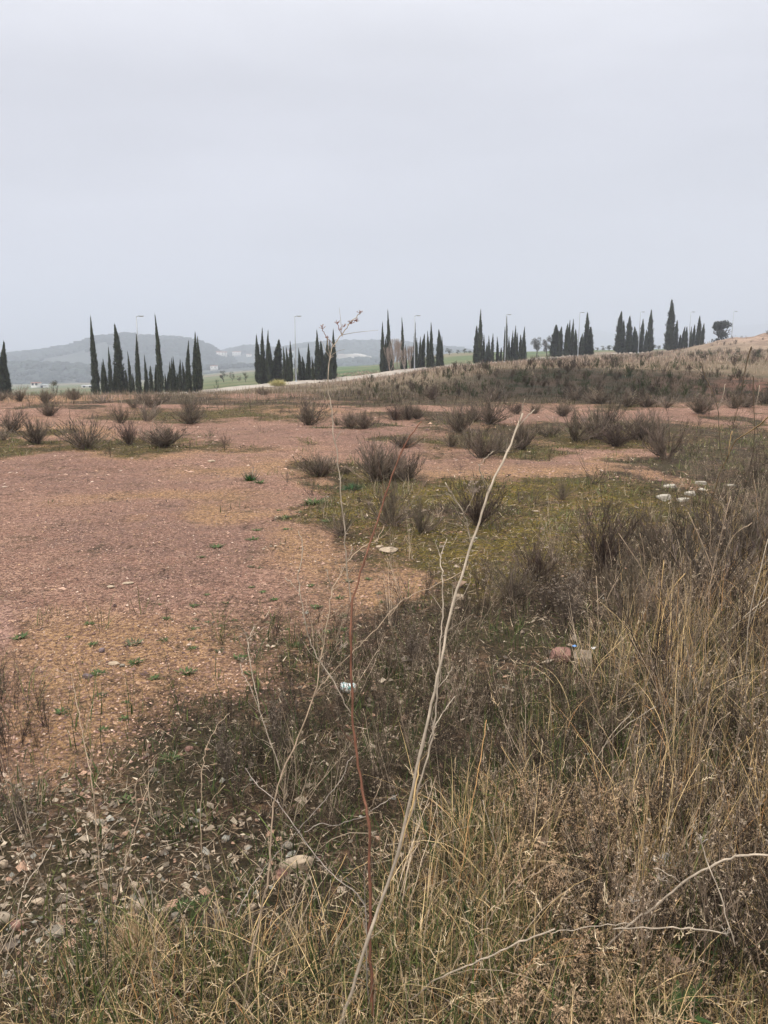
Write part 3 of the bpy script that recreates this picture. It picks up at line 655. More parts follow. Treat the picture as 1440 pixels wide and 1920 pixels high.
# ------------------------------------------------------------------ far hills, woods, houses
hill_m, n, bs, _ = new_mat('hill_ground'); k = NB(n)
n.links.new(k.mix(k.rng(k.noise(.012, 5, .6), .42, .58), (.022, .034, .030), (.055, .062, .050)), bs.inputs['Base Color'])
wood_m = attr_mat('far_wood', 0, .9, .2, .02)
def hill(prof, d, depth, name='hill', trees=0, seed=1, size=7., col=(.022, .032, .026), foot=None):
    prof = np.array(prof, float); xs = np.linspace(prof[0, 0], prof[-1, 0], 150)
    wx = (xs - CX) / F / 1.016 * d
    topz = EYE + d * slope(np.interp(xs, prof[:, 0], prof[:, 1]))
    gz = ground_z(wx, np.full_like(wx, d)) - 3
    rows = np.linspace(-1, 1, 41); V = []
    for s in rows:
        sh = (1 - abs(s) ** 1.6) ; nz = (fbm(wx + 5, s * depth + 0 * wx, 220, 4, seed) - .5) * 26 * (1 - abs(s)) * abs(s) * 2
        z = gz + (topz - gz) * sh + nz; V.append(np.stack([wx * (1 + s * depth / d), np.full_like(wx, d + s * depth), z], 1))
    V = np.array(V); nn = 150
    ii, jj = np.meshgrid(np.arange(40), np.arange(nn - 1), indexing='ij'); b = (ii * nn + jj).ravel()
    o = mesh_np(name, V.reshape(-1, 3), [np.stack([b, b + 1, b + nn + 1, b + nn], 1)], hill_m, smooth=True); tag(o, kind='structure')
    if trees:
        r = np.random.default_rng(seed); a = Acc()
        Vb, Tb = rock_mesh(seed, 1, 1, 1, 1, .6); vt = len(Vb)
        si = r.beta(1.6, 1.4, trees) * .56; xi = r.random(trees) * (nn - 1.01)
        i0 = si * 40; ia = i0.astype(int); ja = xi.astype(int); fi = (i0 - ia)[:, None]; fj = (xi - ja)[:, None]
        p = (V[ia, ja] * (1 - fj) + V[ia, ja + 1] * fj) * (1 - fi) + (V[ia + 1, ja] * (1 - fj) + V[ia + 1, ja + 1] * fj) * fi
        keep = fbm(p[:, 0], p[:, 1], 160, 3, seed + 3) > np.where(si > .40, .0, .36); p = p[keep]; N = len(p)
        s = size * r.uniform(.5, 1.2, (N, 1, 1)); sq = np.concatenate([np.ones((N, 1, 2)), r.uniform(.7, 1.25, (N, 1, 1))], 2)
        VV = (Vb[None] * s * sq * (1 + r.normal(0, .12, (N, vt, 1))) + p[:, None, :] + np.array([0, 0, .4]) * s).reshape(-1, 3)
        TT = (Tb[None] + (np.arange(N) * vt)[:, None, None]).reshape(-1, 3)
        cc = np.array(col) * r.uniform(.6, 1.5, (N, 1)); a.add(VV, None, TT, np.repeat(cc, vt, 0))
        tag(a.build('woods', wood_m, smooth=True), 'hazy dark green wood covering the far hillside', 'woods', None, 'stuff')
    return V
hill([(-500, 672), (-150, 664), (-20, 671), (15, 668), (60, 664), (100, 658), (135, 653), (165, 643), (190, 636), (230, 631), (262, 633), (300, 637), (345, 639), (375, 645), (395, 654), (412, 666), (440, 682)], 1350, 260, trees=8500, seed=3, size=6.5)
hill([(-500, 690), (-100, 688), (0, 686), (80, 684), (180, 690), (300, 694), (420, 690), (500, 688), (560, 692)], 950, 140, trees=2200, seed=9, size=5.)
hill([(390, 672), (430, 661), (455, 656), (480, 654), (520, 660), (560, 652), (600, 647), (640, 645), (700, 645), (745, 646), (800, 652), (860, 659), (900, 668), (930, 676)], 1700, 300, trees=6500, seed=5, size=8.)
hill([(560, 684), (620, 680), (700, 676), (760, 679), (820, 672), (900, 672), (980, 674)], 1150, 140, trees=1100, seed=13, size=6.)
hill([(700, 655), (820, 650), (900, 646), (980, 640), (1040, 628), (1090, 617), (1120, 619), (1150, 626), (1220, 636), (1290, 622), (1350, 612), (1420, 607), (1520, 604), (1750, 616), (2000, 640)], 4300, 600, trees=0, seed=7)
hill([(-900, 655), (-400, 640), (-60, 652), (100, 660), (300, 664), (420, 667)], 3600, 500, trees=0, seed=8)

wall_m = plain_mat('white_render', (.74, .72, .68), .8, .08, .3); roof_m = plain_mat('clay_roof', (.36, .17, .11), .85, .2, .6)
pale_roof = plain_mat('pale_roof', (.55, .56, .57), .6, .1, .3); dark_m = plain_mat('dark_opening', (.04, .045, .05), .3, .1)
def box(a, x0, x1, y0, y1, z0, z1):
    V = [(x, y, z) for z in (z0, z1) for y in (y0, y1) for x in (x0, x1)]
    a.add(V, [[0, 2, 3, 1], [4, 5, 7, 6], [0, 1, 5, 4], [2, 6, 7, 3], [0, 4, 6, 2], [1, 3, 7, 5]])
def house(px, bot, wpx, hpx, d, label, rf=roof_m, floors=1, zbase=None):
    bpy.context.view_layer.update(); dg = bpy.context.evaluated_depsgraph_get()
    t_ = P(px, bot, 100.) - np.array([0, 0, EYE]); o_ = Vector((0, 0, EYE)) + Vector(t_) * 3.2
    ok, loc, *_ = scene.ray_cast(dg, o_, Vector(t_).normalized())
    if ok and 300 < loc[1] < 3000: d = loc[1] - 2
    x = d * (px - CX) / F / 1.016; zb = EYE + d * float(slope(bot)) - .3; W = wpx / F * d; H = hpx / F * d; D = max(6., W * .45)
    e = empty('house', (x, d, zb), random.uniform(-.15, .15))
    a = Acc(); box(a, -W / 2, W / 2, -D / 2, D / 2, -3, H); wl = a.build('wall', wall_m, e)
    a = Acc(); rh = H * .28
    V = [(-W / 2 - .4, -D / 2 - .4, H), (W / 2 + .4, -D / 2 - .4, H), (W / 2 + .4, D / 2 + .4, H), (-W / 2 - .4, D / 2 + .4, H), (-W / 2 - .4, 0, H + rh), (W / 2 + .4, 0, H + rh)]
    a.add(V, [[0, 1, 5, 4], [2, 3, 4, 5], [3, 2, 1, 0]], [[1, 2, 5], [3, 0, 4]]); a.build('roof', rf, e)
    nw = max(2, min(7, int(W / 4.5)))
    for i in range(nw):
        for f in range(floors):
            cxw = (-.5 + (i + .5) / nw) * W; cz = H * (f + .5) / floors
            a = Acc(); box(a, cxw - .55, cxw + .55, -D / 2 - .06, -D / 2 + .1, cz - .6, cz + .6); a.build('window', dark_m, e)
    tag(e, label, 'house', 'pale houses in the hazy valley')
house(413, 666, 27, 5.5, 1150, 'long white house on the saddle right of the wooded hill', floors=2)
house(445, 665, 15, 5, 1180, 'short white house beside the long one on the saddle')
house(437, 705, 26, 5, 640, 'low pale building among trees between the first stands', pale_roof)
house(73, 727, 24, 6, 520, 'wide grey-roofed shed in the valley left of the umbrella tree', pale_roof)
house(66, 721, 13, 4, 620, 'small white house above the wide grey-roofed shed')
house(118, 737, 26, 4, 400, 'low pale shed behind the umbrella-shaped tree', pale_roof)
house(166, 726, 22, 4, 560, 'pale building just left of the large cypress stand', pale_roof)
house(30, 736, 20, 5, 420, 'red-roofed house beside the cut-off cypresses')
house(92, 732, 12, 4, 480, 'little red-roofed house in the valley by umbrella tree')
house(402, 690, 12, 4, 900, 'pale hillside house directly right of the large stand')
house(545, 662, 12, 4, 1400, 'pale house high on the ridge by the second lamp post')
house(640, 667, 10, 3, 1400, 'tiny pale house on the ridge right of the second stand')
house(468, 668, 9, 3.5, 1400, 'tiny white house on the ridge left of the second stand')
# pale quarry face on the far ridge
r = np.random.default_rng(4); V, T = rock_mesh(8, 42, 12, 18, 3, .5)
c = np.array([1250 * (652 - CX) / F, 1250., EYE + 1250 * float(slope(676))])
tag(mesh_np('hill', V + c, [T], plain_mat('quarry_rock', (.42, .38, .33), .95, .25, .03)), kind='structure')


# ------------------------------------------------------------------ small vegetation
def scatter(n, r0, r1, power, azr, dens):
    u = rng.random(n)
    if abs(power + 1) < 1e-6: r = r0 * (r1 / r0) ** u
    else: r = (r0 ** (power + 1) + u * (r1 ** (power + 1) - r0 ** (power + 1))) ** (1 / (power + 1))
    az = rng.uniform(math.radians(azr[0]), math.radians(azr[1]), n)
    x, y = r * np.sin(az), r * np.cos(az)
    k = rng.random(n) < dens(x, y); x, y = x[k], y[k]
    return np.stack([x, y, ground_z(x, y)], 1)
def mapd(pm, extra=None):
    def f(x, y):
        px, py = project(x, np.maximum(y, .3), 0 * x); v = pm.at(px, py)
        if extra is not None: v = v * extra(x, y)
        return v
    return f
def vegd(x, y):
    R, O, U, M, Gv = covers(x, y); e = R + (fbm(x, y, .5, 4, 6.) - .5) * 1.6
    return np.clip((.75 - e) * 1.7, 0, 1)
def soild(x, y):
    return covers(x, y)[0]
def pal(n, cols, wts, var=.3):
    c = np.array(cols)[rng.choice(len(cols), n, p=np.array(wts) / sum(wts))]
    return c * rng.uniform(1 - var, 1 + var, (n, 1))
STRAW = [(.64, .47, .25), (.44, .31, .15), (.23, .16, .085), (.40, .21, .09), (.12, .115, .035), (.36, .28, .20), (.045, .031, .020)]
grass_m = attr_mat('dry_grass_blade', .25, .7, .15, 20.)
twig_m = attr_mat('dry_twig', 0., .85, .2, 40.)
def stuff(name, label, V, Qs, c, mat): return tag(mesh_np(name, V, Qs, mat, c), label, name.replace('_', ' '), None, 'stuff')

def tufts(n, r0, r1, power, dens, per, sig, ln, wd, tilt, curl, cols, wts, S=4, fan=.8, azr=(-42, 42)):
    cc = scatter(n, r0, r1, power, azr, dens); m = len(cc)
    k = np.repeat(np.arange(m), per); N = len(k); off = rng.normal(0, sig, (N, 2))
    b = cc[k].copy(); b[:, :2] += off; b[:, 2] = ground_z(b[:, 0], b[:, 1]) - .01
    az = np.where(rng.random(N) < fan, np.arctan2(off[:, 0], off[:, 1]) + rng.normal(0, .6, N), rng.uniform(0, 6.28, N))
    csz = rng.uniform(.6, 1.25, m)[k]; hue = rng.random((m, 1))[k]
    L = rng.uniform(*ln, N) * csz; wdt = rng.uniform(*wd, N)
    c = pal(N, cols, wts) * (.75 + .5 * hue)
    return ribbons(b, az, L, wdt, np.abs(rng.normal(tilt[0], tilt[1], N)), rng.normal(curl[0], curl[1], N), c, S)
def ears(Vr, N, S, frac, cols, size=.014):
    W_ = Vr.reshape(N, S + 1, 2, 3).mean(2); k = np.nonzero(rng.random(N) < frac)[0]; m = len(k); K = 6
    tip = W_[k, -1]; dn = W_[k, -2] - tip; dn /= np.linalg.norm(dn, axis=1)[:, None] + 1e-9
    b = np.repeat(tip, K, 0) + np.repeat(dn, K, 0) * (np.tile(np.arange(K), m) * size * .42)[:, None]
    q = m * K; cc = np.repeat(pal(m, cols, [1] * len(cols), .25), K, 0)
    up = np.arccos(np.clip(-np.repeat(dn[:, 2], K), -1, 1)); azd = np.repeat(np.arctan2(-dn[:, 0], -dn[:, 1]), K)
    return ribbons(b, azd + rng.normal(0, .5, q), rng.uniform(.6, 1.3, q) * size, np.full(q, size * .16), up + rng.normal(0, .35, q), rng.normal(0, .3, q), cc, 1)
def join(parts):
    V = []; Q = []; c = []; n = 0
    for v, q, cc in parts: V.append(v); Q.append(q + n); c.append(cc); n += len(v)
    return np.vstack(V), [np.vstack(Q)], np.vstack(c)

# long straw grass at the viewer's feet and up the right-hand side
patch2 = lambda x, y: np.clip((.56 - fbm(x, y, .9, 3, 51.)) * 7, .12, 1)
rightw = lambda x, y: np.clip((x / y - .02) * 3.2, .12, 1) * patch2(x, y)
V, Q, c = join([
    tufts(3000, .95, 2.7, .1, mapd(stw, lambda x, y: np.clip((fbm(x, y, .5, 3, 21.) - .36) * 5, .1, 1)), 15, .04, (.06, .22), (.0014, .0036), (.55, .35), (1.2, 1.0), STRAW, (4, 4, 3, 1.0, 1.4, 2.5, 5), 5),
    tufts(2300, 1.1, 7.0, -.3, mapd(stw, rightw), 14, .05, (.12, .40), (.0016, .0036), (.38, .3), (1.0, .9), STRAW, (3, 4, 3, 1.6, 2.4, 2.5, 6), 6),
    tufts(380, 2.0, 6.5, 0, mapd(stw, lambda x, y: np.clip((x / y - .22) * 6, 0, 1)), 16, .05, (.2, .45), (.0014, .003), (.15, .15), (.55, .5), STRAW, (4, 4, 2, 1.5, 2, 2.5, 1), 6),
    tufts(420, 2.2, 8, 0, mapd(stw, lambda x, y: np.clip((x / y - .32) * 9, 0, 1)), 16, .06, (.22, .5), (.0018, .0036), (.2, .18), (.6, .5), [(.70, .50, .25), (.56, .38, .18), (.62, .34, .14), (.40, .28, .15)], (4, 4, 1.5, 2), 6),
    tufts(420, 3.2, 16, 0, mapd(stw, rightw), 18, .09, (.20, .55), (.002, .005), (.25, .2), (.6, .6), [(.26, .20, .15), (.36, .29, .22), (.13, .095, .07), (.19, .17, .08)], (3, 2, 4, 1.5), 4)])
EARC = [(.60, .48, .32), (.46, .34, .21), (.36, .26, .17)]
n5 = len(V) // 2
L1 = tufts(520, .95, 2.7, .1, mapd(stw), 9, .04, (.10, .26), (.001, .002), (.4, .3), (.9, .6), STRAW, (4, 3, 2, 1, .5, 2, 1), 5)
L2 = tufts(700, 1.3, 5.5, -.2, mapd(stw, rightw), 7, .05, (.2, .45), (.0012, .0022), (.25, .2), (.7, .5), STRAW, (4, 3, 2, 1, .5, 2, 1), 5)
V, Q, c = join([(V, Q[0], c), L1, L2, ears(L1[0], len(L1[0]) // 12, 5, .8, EARC), ears(L2[0], len(L2[0]) // 12, 5, .8, EARC, .018)])
stuff('dry_grass', 'long straw-coloured grass in the near ground and down the right side', V, Q, c, grass_m)
GREEN = [(.052, .080, .022), (.090, .112, .030), (.034, .048, .018), (.14, .13, .05)]
V, Q, c = join([
    tufts(2100, 1.0, 5.0, -.2, lambda x, y: .10 + .9 * mapd(stw)(x, y) * vegd(x, y), 9, .03, (.07, .26), (.002, .005), (.35, .3), (.5, .5), GREEN, (3, 3, 3, 2), 3),
    tufts(1500, 1.1, 4.2, -.2, lambda x, y: np.clip(1.15 - np.abs(x / y - .1) * 2.2, 0, 1) * vegd(x, y), 14, .03, (.03, .12), (.002, .0045), (.45, .35), (.6, .5), GREEN, (3, 3, 3, 1), 3),
    tufts(5200, 7.0, 27, .1, lambda x, y: vegd(x, y) * np.clip((fbm(x, y, .9, 3, 14.) - .32) * 5, .1, 1), 10, .07, (.04, .13), (.006, .012), (.5, .3), (.4, .4), [(.12, .13, .045), (.20, .18, .08), (.09, .10, .04), (.24, .20, .13)], (3, 3, 2, 2), 2),
    tufts(2600, 2.4, 16, -.5, lambda x, y: vegd(x, y) * np.clip((fbm(x, y, .7, 3, 11.) - .42) * 6, 0, 1), 9, .05, (.03, .10), (.004, .008), (.4, .3), (.4, .4), GREEN, (3, 1.5, 3, 2), 2)])
stuff('grass', 'short green grass between the dry stems', V, Q, c, grass_m)

# dead stems and straws lying about
def flat(n, r0, r1, power, dens, ln, wd, cols, wts, S=2, up=.02):
    b = scatter(n, r0, r1, power, (-44, 44), dens); N = len(b); b[:, 2] += rng.uniform(.0, up, N)
    sz = np.clip(np.hypot(b[:, 0], b[:, 1]) / 4, .8, 3)
    return ribbons(b, rng.uniform(0, 6.28, N), rng.uniform(*ln, N) * sz ** .3, rng.uniform(*wd, N) * sz ** .7, rng.normal(1.3, .25, N), rng.normal(.2, .7, N), pal(N, cols, wts, .4), S)
V, Q, c = join([
    flat(95000, 1.0, 8.5, -.6, vegd, (.015, .085), (.001, .0024), [(.38, .29, .20), (.22, .155, .10), (.085, .056, .035), (.030, .022, .016), (.50, .41, .31)], (2, 3, 5, 4, .8), 3, .035),
    flat(60000, 1.5, 24, -.5, vegd, (.010, .04), (.004, .010), [(.21, .15, .095), (.065, .045, .028), (.025, .018, .012), (.075, .078, .022), (.42, .34, .25)], (3, 4, 4, 3, 1.6), 1, .02)])
stuff('litter', 'brown litter of dead stems, straws and leaf bits on the ground', V, Q, c, twig_m)
# moss and small leaves
V, Q, c = join([
    flat(52000, 3.0, 24, -.4, lambda x, y: np.clip(covers(x, y)[3] * 1.2, 0, 1) * np.clip((fbm(x, y, .35, 3, 3.) - .33) * 5, 0, 1), (.008, .03), (.006, .012), [(.17, .145, .030), (.10, .10, .03), (.065, .065, .028), (.14, .10, .05)], (3, 3, 3, 2), 1, .02)])
stuff('moss', 'olive and ochre moss carpeting the ground beyond the dry weeds', V, Q, c, twig_m)

# branching dead weeds, built as a few plants and strewn
def forb(seed, h=1., bushy=1., heads=True, col=(.13, .10, .08), headc=(.34, .27, .21), tilt=.35, stems=5, hs=.016):
    r = np.random.default_rng(seed); sg = []; tips = []
    for _ in range(stems):
        an = r.uniform(0, 6.28); tl = abs(r.normal(0, tilt)); d = np.array([math.sin(tl) * math.cos(an), math.sin(tl) * math.sin(an), math.cos(tl)])
        p = np.array([r.normal(0, .03), r.normal(0, .03), -.02]); L = h * r.uniform(.55, 1.); n = 6; rad = .0045 * h ** .5
        cc = np.array(col) * r.uniform(.6, 1.6)
        for i in range(n):
            d2 = d + r.normal(0, .07, 3) + np.array([0, 0, .05]); d2 /= np.linalg.norm(d2); q = p + d2 * L / n
            sg.append((p, q, rad * (1 - i / n * .75), rad * (1 - (i + 1) / n * .75), cc))
            if i >= 1:
                for _k in range(int(r.poisson(1.7 * bushy))):
                    a = r.uniform(0, 6.28); b = d2 * .75 + np.array([math.cos(a), math.sin(a), .2]) * r.uniform(.35, .7); b /= np.linalg.norm(b)
                    bl = h * r.uniform(.07, .26) * (1.15 - i / n); m = p + (q - p) * r.random(); e = m + b * bl * .55
                    b2 = b + np.array([0, 0, .35]) + r.normal(0, .15, 3); b2 /= np.linalg.norm(b2); f = e + b2 * bl * .5
                    sg.append((m, e, rad * .45, rad * .35, cc)); sg.append((e, f, rad * .35, rad * .22, cc)); tips.append(f)
                    if r.random() < .6:
                        b3 = b + r.normal(0, .5, 3); b3 /= np.linalg.norm(b3); g = e + b3 * bl * .35; sg.append((e, g, rad * .3, rad * .2, cc)); tips.append(g)
            p, d = q, d2
        tips.append(p)
    V, Qs, C_ = prisms([s[0] for s in sg], [s[1] for s in sg], [s[2] for s in sg], [s[3] for s in sg], [s[4] for s in sg])
    if heads:
        tips = np.array(tips); K = 5; N = len(tips) * K; b = np.repeat(tips, K, 0)
        hv, hq, hc = ribbons(b, r.uniform(0, 6.28, N), r.uniform(.4, 1.2, N) * hs, np.full(N, hs * .32), r.uniform(0, 1.7, N), r.normal(0, .4, N), np.array(headc) * r.uniform(.5, 1.35, (N, 1)), 1)
        C_ = np.vstack([C_, hc]); Qs = np.vstack([Qs, hq + len(V)]); V = np.vstack([V, hv])
    return V, Qs, C_
def strew(tpls, pos, scale, tint=.3, lean=.15):
    V = []; Q = []; C_ = []; n = 0; idx = rng.integers(0, len(tpls), len(pos))
    for t, (tv, tq, tcol) in enumerate(tpls):
        k = np.nonzero(idx == t)[0]; m = len(k)
        if not m: continue
        a = rng.uniform(0, 6.28, m); s = scale[k]; ca, sa = np.cos(a), np.sin(a); lx, ly = rng.normal(0, lean, m), rng.normal(0, lean, m)
        x = (tv[None, :, 0] * ca[:, None] - tv[None, :, 1] * sa[:, None] + lx[:, None] * tv[None, :, 2]) * s[:, None] + pos[k, 0:1]
        y = (tv[None, :, 0] * sa[:, None] + tv[None, :, 1] * ca[:, None] + ly[:, None] * tv[None, :, 2]) * s[:, None] + pos[k, 1:2]
        z = tv[None, :, 2] * s[:, None] + pos[k, 2:3]
        V.append(np.stack([x, y, z], 2).reshape(-1, 3)); Q.append((tq[None] + (np.arange(m) * len(tv))[:, None, None]).reshape(-1, 4) + n)
        C_.append((tcol[None] * rng.uniform(1 - tint, 1 + tint, (m, 1, 1))).reshape(-1, 3)); n += m * len(tv)
    return np.vstack(V), [np.vstack(Q)], np.vstack(C_)
dark_f = [forb(200 + i, 1., 1.3, True, (.042, .029, .021), (.19, .14, .095), .28, 6, .014) for i in range(5)]
pale_f = [forb(230 + i, 1., .8, True, (.19, .14, .10), (.38, .30, .22), .42, 5, .018) for i in range(5)]
star_f = [forb(260 + i, 1., 1.5, True, (.04, .027, .019), (.46, .32, .20), .45, 6, .032) for i in range(4)]
wisp_f = [forb(290 + i, 1., .5, False, (.36, .28, .20), (.4, .3, .2), .30, 4) for i in range(4)]
patch = lambda x, y, o=0.: np.clip((fbm(x, y, .9, 3, 51. + o) - .40) * 7, .06, 1)
fr = lambda x, y: mapd(frb)(x, y) * patch(x, y)
p1 = scatter(3600, 1.8, 9.5, -.6, (-40, 42), fr); p2 = scatter(800, 1.8, 13, -.2, (-5, 42), fr); p3 = scatter(700, 1.0, 2.6, .5, (-8, 42), lambda x, y: np.clip((x - .02 - .1 * y) * 3, 0, 1) * np.clip((fbm(x, y, .45, 3, 77.) - .46) * 9, .04, 1))
p4 = scatter(420, 1.6, 12, -.3, (-38, 42), lambda x, y: np.clip(.25 + fr(x, y), 0, 1) * vegd(x, y)); p5 = scatter(240, 3.5, 16, .4, (8, 42), mapd(stw))
rs = lambda p, a, b: rng.uniform(a, b, len(p))
right = lambda p: 1 + .5 * np.clip((p[:, 0] / p[:, 1] - .2) * 3, 0, 1)
parts = [strew(dark_f, p1, rs(p1, .08, .28) * right(p1)), strew(pale_f, p2, rs(p2, .18, .42) * right(p2)), strew(star_f, p3, rs(p3, .12, .26)), strew(wisp_f, p4, rs(p4, .15, .45)), strew(dark_f + pale_f, p5, rs(p5, .35, .75))]
V, Q, c = join([(a, b[0], d) for a, b, d in parts])
stuff('weeds', 'tangle of dead brown branching weeds with small pale seed heads', V, Q, c, twig_m)
print('weeds', len(V))

# grass and scrub on the bank and the rise
def bankd(x, y):
    R = covers(x, y)[0]; r = np.hypot(x, y); t = x / np.maximum(y, 1)
    return np.clip(1 - R * 3, 0, 1) * np.where(r < 26, .25, 1) * np.clip(.35 + (t + .12) * 4, .15, 1)
face = lambda x, y: bankd(x, y) * np.clip((fbm(x, y, 2.2, 3, 61.) - .33) * 5, .15, 1) * np.where((np.hypot(x, y) < 41), 1, 0)
V, Q, c = join([
    tufts(6500, 15, 41, .3, face, 9, .16, (.08, .24), (.010, .02), (.35, .3), (.5, .5), [(.10, .072, .052), (.05, .037, .026), (.15, .11, .08), (.036, .044, .018), (.06, .056, .026)], (3, 4, 1., 3, 2), 2, azr=(-30, 32)),
    tufts(2600, 38, 62, .2, lambda x, y: bankd(x, y) * np.clip((fbm(x, y, 5, 3, 3.) - .38) * 6, .1, 1), 9, .2, (.12, .36), (.014, .026), (.2, .2), (.3, .4), [(.33, .25, .18), (.22, .16, .115), (.40, .31, .23), (.12, .11, .05)], (3, 3, 2, 1.5), 2, azr=(-30, 32)),
    tufts(6500, 55, 150, .2, lambda x, y: np.clip(.2 + (x / y + .12) * 6, 0, 1) * (1 - .93 * np.exp(-(((x - 70) / 21) ** 4 + ((y - 118) / 15) ** 4))) * np.clip((fbm(x, y, 8, 3, 5.) - .34) * 6, .15, 1), 8, .5, (.15, .45), (.05, .09), (.15, .15), (.3, .4), [(.32, .235, .175), (.24, .175, .135), (.40, .31, .24), (.14, .12, .07)], (3, 3, 2, 1.), 2, azr=(-30, 32)),
    tufts(700, 27, 42, 1, lambda x, y: np.where(x / y < .05, .9, 0), 12, .2, (.08, .28), (.012, .02), (.15, .15), (.3, .4), [(.22, .17, .13), (.15, .13, .07), (.28, .22, .165)], (3, 2, 2), 2, azr=(-30, 2))])
# low dark bushes all over the bank face
bk = [forb(500 + i, 1., 2.2, True, (.058, .043, .033), (.09, .068, .05), .55, 9, .05) for i in range(4)] + [forb(510 + i, 1., 2.2, True, (.035, .042, .02), (.05, .068, .026), .6, 9, .06) for i in range(2)]
pb = scatter(430, 29, 44, .5, (-12, 31), lambda x, y: np.clip((x / y + .08) * 8, 0, 1) * bankd(x, y)); ph_ = scatter(900, 95, 135, 0, (22, 40), lambda x, y: np.clip((fbm(x, y, 6, 3, 9.) - .4) * 5, .05, 1) * np.exp(-((x - 72) / 30) ** 4)); ph_ = ph_[::3]; bh_ = strew(bk[:4], ph_, rs(ph_, .3, .9))
pb2 = scatter(220, 44, 100, .2, (-8, 31), lambda x, y: np.clip((x / y + .02) * 5, 0, 1))
pi_ = scatter(1500, 7.5, 28, .3, (-30, 32), lambda x, y: vegd(x, y) * np.clip((fbm(x, y, 1.6, 3, 44.) - .47) * 8, .03, 1)); bi = strew(dark_f + pale_f[:2], pi_, rs(pi_, .12, .36))
b1 = strew(bk, pb, rs(pb, .25, .6)); b2 = strew(bk, pb2, rs(pb2, .4, .9))
V, Q, c = join([(V, Q[0], c), (bi[0], bi[1][0], bi[2]), (bh_[0], bh_[1][0], bh_[2]), (b1[0], b1[1][0], b1[2]), (b2[0], b2[1][0], b2[2])])
stuff('undergrowth', 'dry brownish grass and scrub covering the bank and the rise behind', V, Q, c, grass_m)

# ------------------------------------------------------------------ individual dry shrubs
def shrub_tpl(seed, stems=64, spread=1., tw=17, col=(.135, .107, .079), thick=.0108, vee=False):
    r = np.random.default_rng(seed); main = []; tw_ = []
    nb = int(r.integers(5, 9)); ba = r.uniform(0, 6.28, nb); bo = r.uniform(.15, .95, nb); bh = r.uniform(.6, 1.08, nb) * (1 - .25 * bo ** 2); bt = r.uniform(.6, 1.5, nb)
    for s_ in range(stems):
        g = int(r.integers(0, nb)); an = ba[g] + r.normal(0, .5); out_ = np.clip(bo[g] + r.normal(0, .22), .02, 1.1) * spread; hh = bh[g] * r.uniform(.45, 1.02)
        if vee: out_ = max(out_, .6)
        cc = np.array(col) * bt[g] * r.uniform(.55, 1.5) * np.array([1, r.uniform(.92, 1.04), r.uniform(.9, 1.1)])
        p = np.array([.16 * out_ * math.cos(an) + r.normal(0, .03), .16 * out_ * math.sin(an) + r.normal(0, .03), -.03]); n = 6; e_ = r.uniform(.65, 1.15); sw = r.normal(0, .05, 2)
        for i in range(n):
            t = (i + 1) / n; rad_ = out_ * t ** e_
            q = np.array([rad_ * math.cos(an) + sw[0] * math.sin(3 * t) + r.normal(0, .018), rad_ * math.sin(an) + sw[1] * math.sin(3 * t) + r.normal(0, .018), hh * t ** (2 - e_)])
            main.append((p, q, thick * (1.1 - .8 * (t - 1 / n)), thick * (1.1 - .8 * t), cc))
            if i >= 1:
                for _ in range(int(tw / n) + (r.random() < (tw / n) % 1)):
                    a2 = r.uniform(0, 6.28); m = p + (q - p) * r.random(); dd = (q - p) / (np.linalg.norm(q - p) + 1e-9) * .8 + np.array([math.cos(a2) * .5, math.sin(a2) * .5, .4])
                    dd /= np.linalg.norm(dd); l = r.uniform(.04, .14); e = m + dd * l
                    tw_.append((m, e, thick * .5, thick * .7, cc * r.uniform(.8, 1.4)))
                    if r.random() < .5: f = e + (dd + np.array([0, 0, .6]) + r.normal(0, .2, 3)) * l * .4; tw_.append((e, f, thick * .8, thick * .25, cc * 1.2))
            p = q
    q_ = np.array([m[1][:2] for m in main]); cen = q_.mean(0) * .6; sc_ = np.array([1 / np.percentile(np.abs(q_[:, k_] - cen[k_]), 95) for k_ in (0, 1)])
    fx = lambda v: np.array([(v[0] - cen[0] * min(1, max(0, v[2]) * 1.5)) * sc_[0], (v[1] - cen[1] * min(1, max(0, v[2]) * 1.5)) * sc_[1], v[2]])
    main = [(fx(m[0]), fx(m[1])) + m[2:] for m in main]; tw_ = [(fx(m[0]), fx(m[1])) + m[2:] for m in tw_]
    return [mesh_np(nm, *(lambda g: (g[0], [g[1]], twig_m, g[2]))(prisms([s[0] for s in sg], [s[1] for s in sg], [s[2] for s in sg], [s[3] for s in sg], [s[4] for s in sg])), link=False)
            for nm, sg in (('stems', main), ('twigs', tw_))]
SH = {'d': [shrub_tpl(300 + i, 75 + 9 * i) for i in range(9)], 'g': [shrub_tpl(320 + i, 60, 1., 16, (.19, .155, .12)) for i in range(2)],
      's': [shrub_tpl(330 + i, 11, 1., 9, (.115, .085, .065), .012) for i in range(4)], 'v': [shrub_tpl(340, 44, 1., 34, (.12, .092, .07), .010, True)],
      'k': [shrub_tpl(350 + i, 70, 1., 20, (.075, .054, .042), .009) for i in range(3)], 'm': [shrub_tpl(360 + i, 55, 1.0, 18, (.115, .092, .066), .010) for i in range(2)]}
FB = [forb(600 + i, 1., 2.6, True, (.085, .064, .05), (.19, .15, .115), .34, 11, .022) for i in range(4)]
FB2 = [forb(620 + i, 1., 1.6, True, (.11, .07, .055), (.17, .13, .10), .40, 6, .020) for i in range(4)]
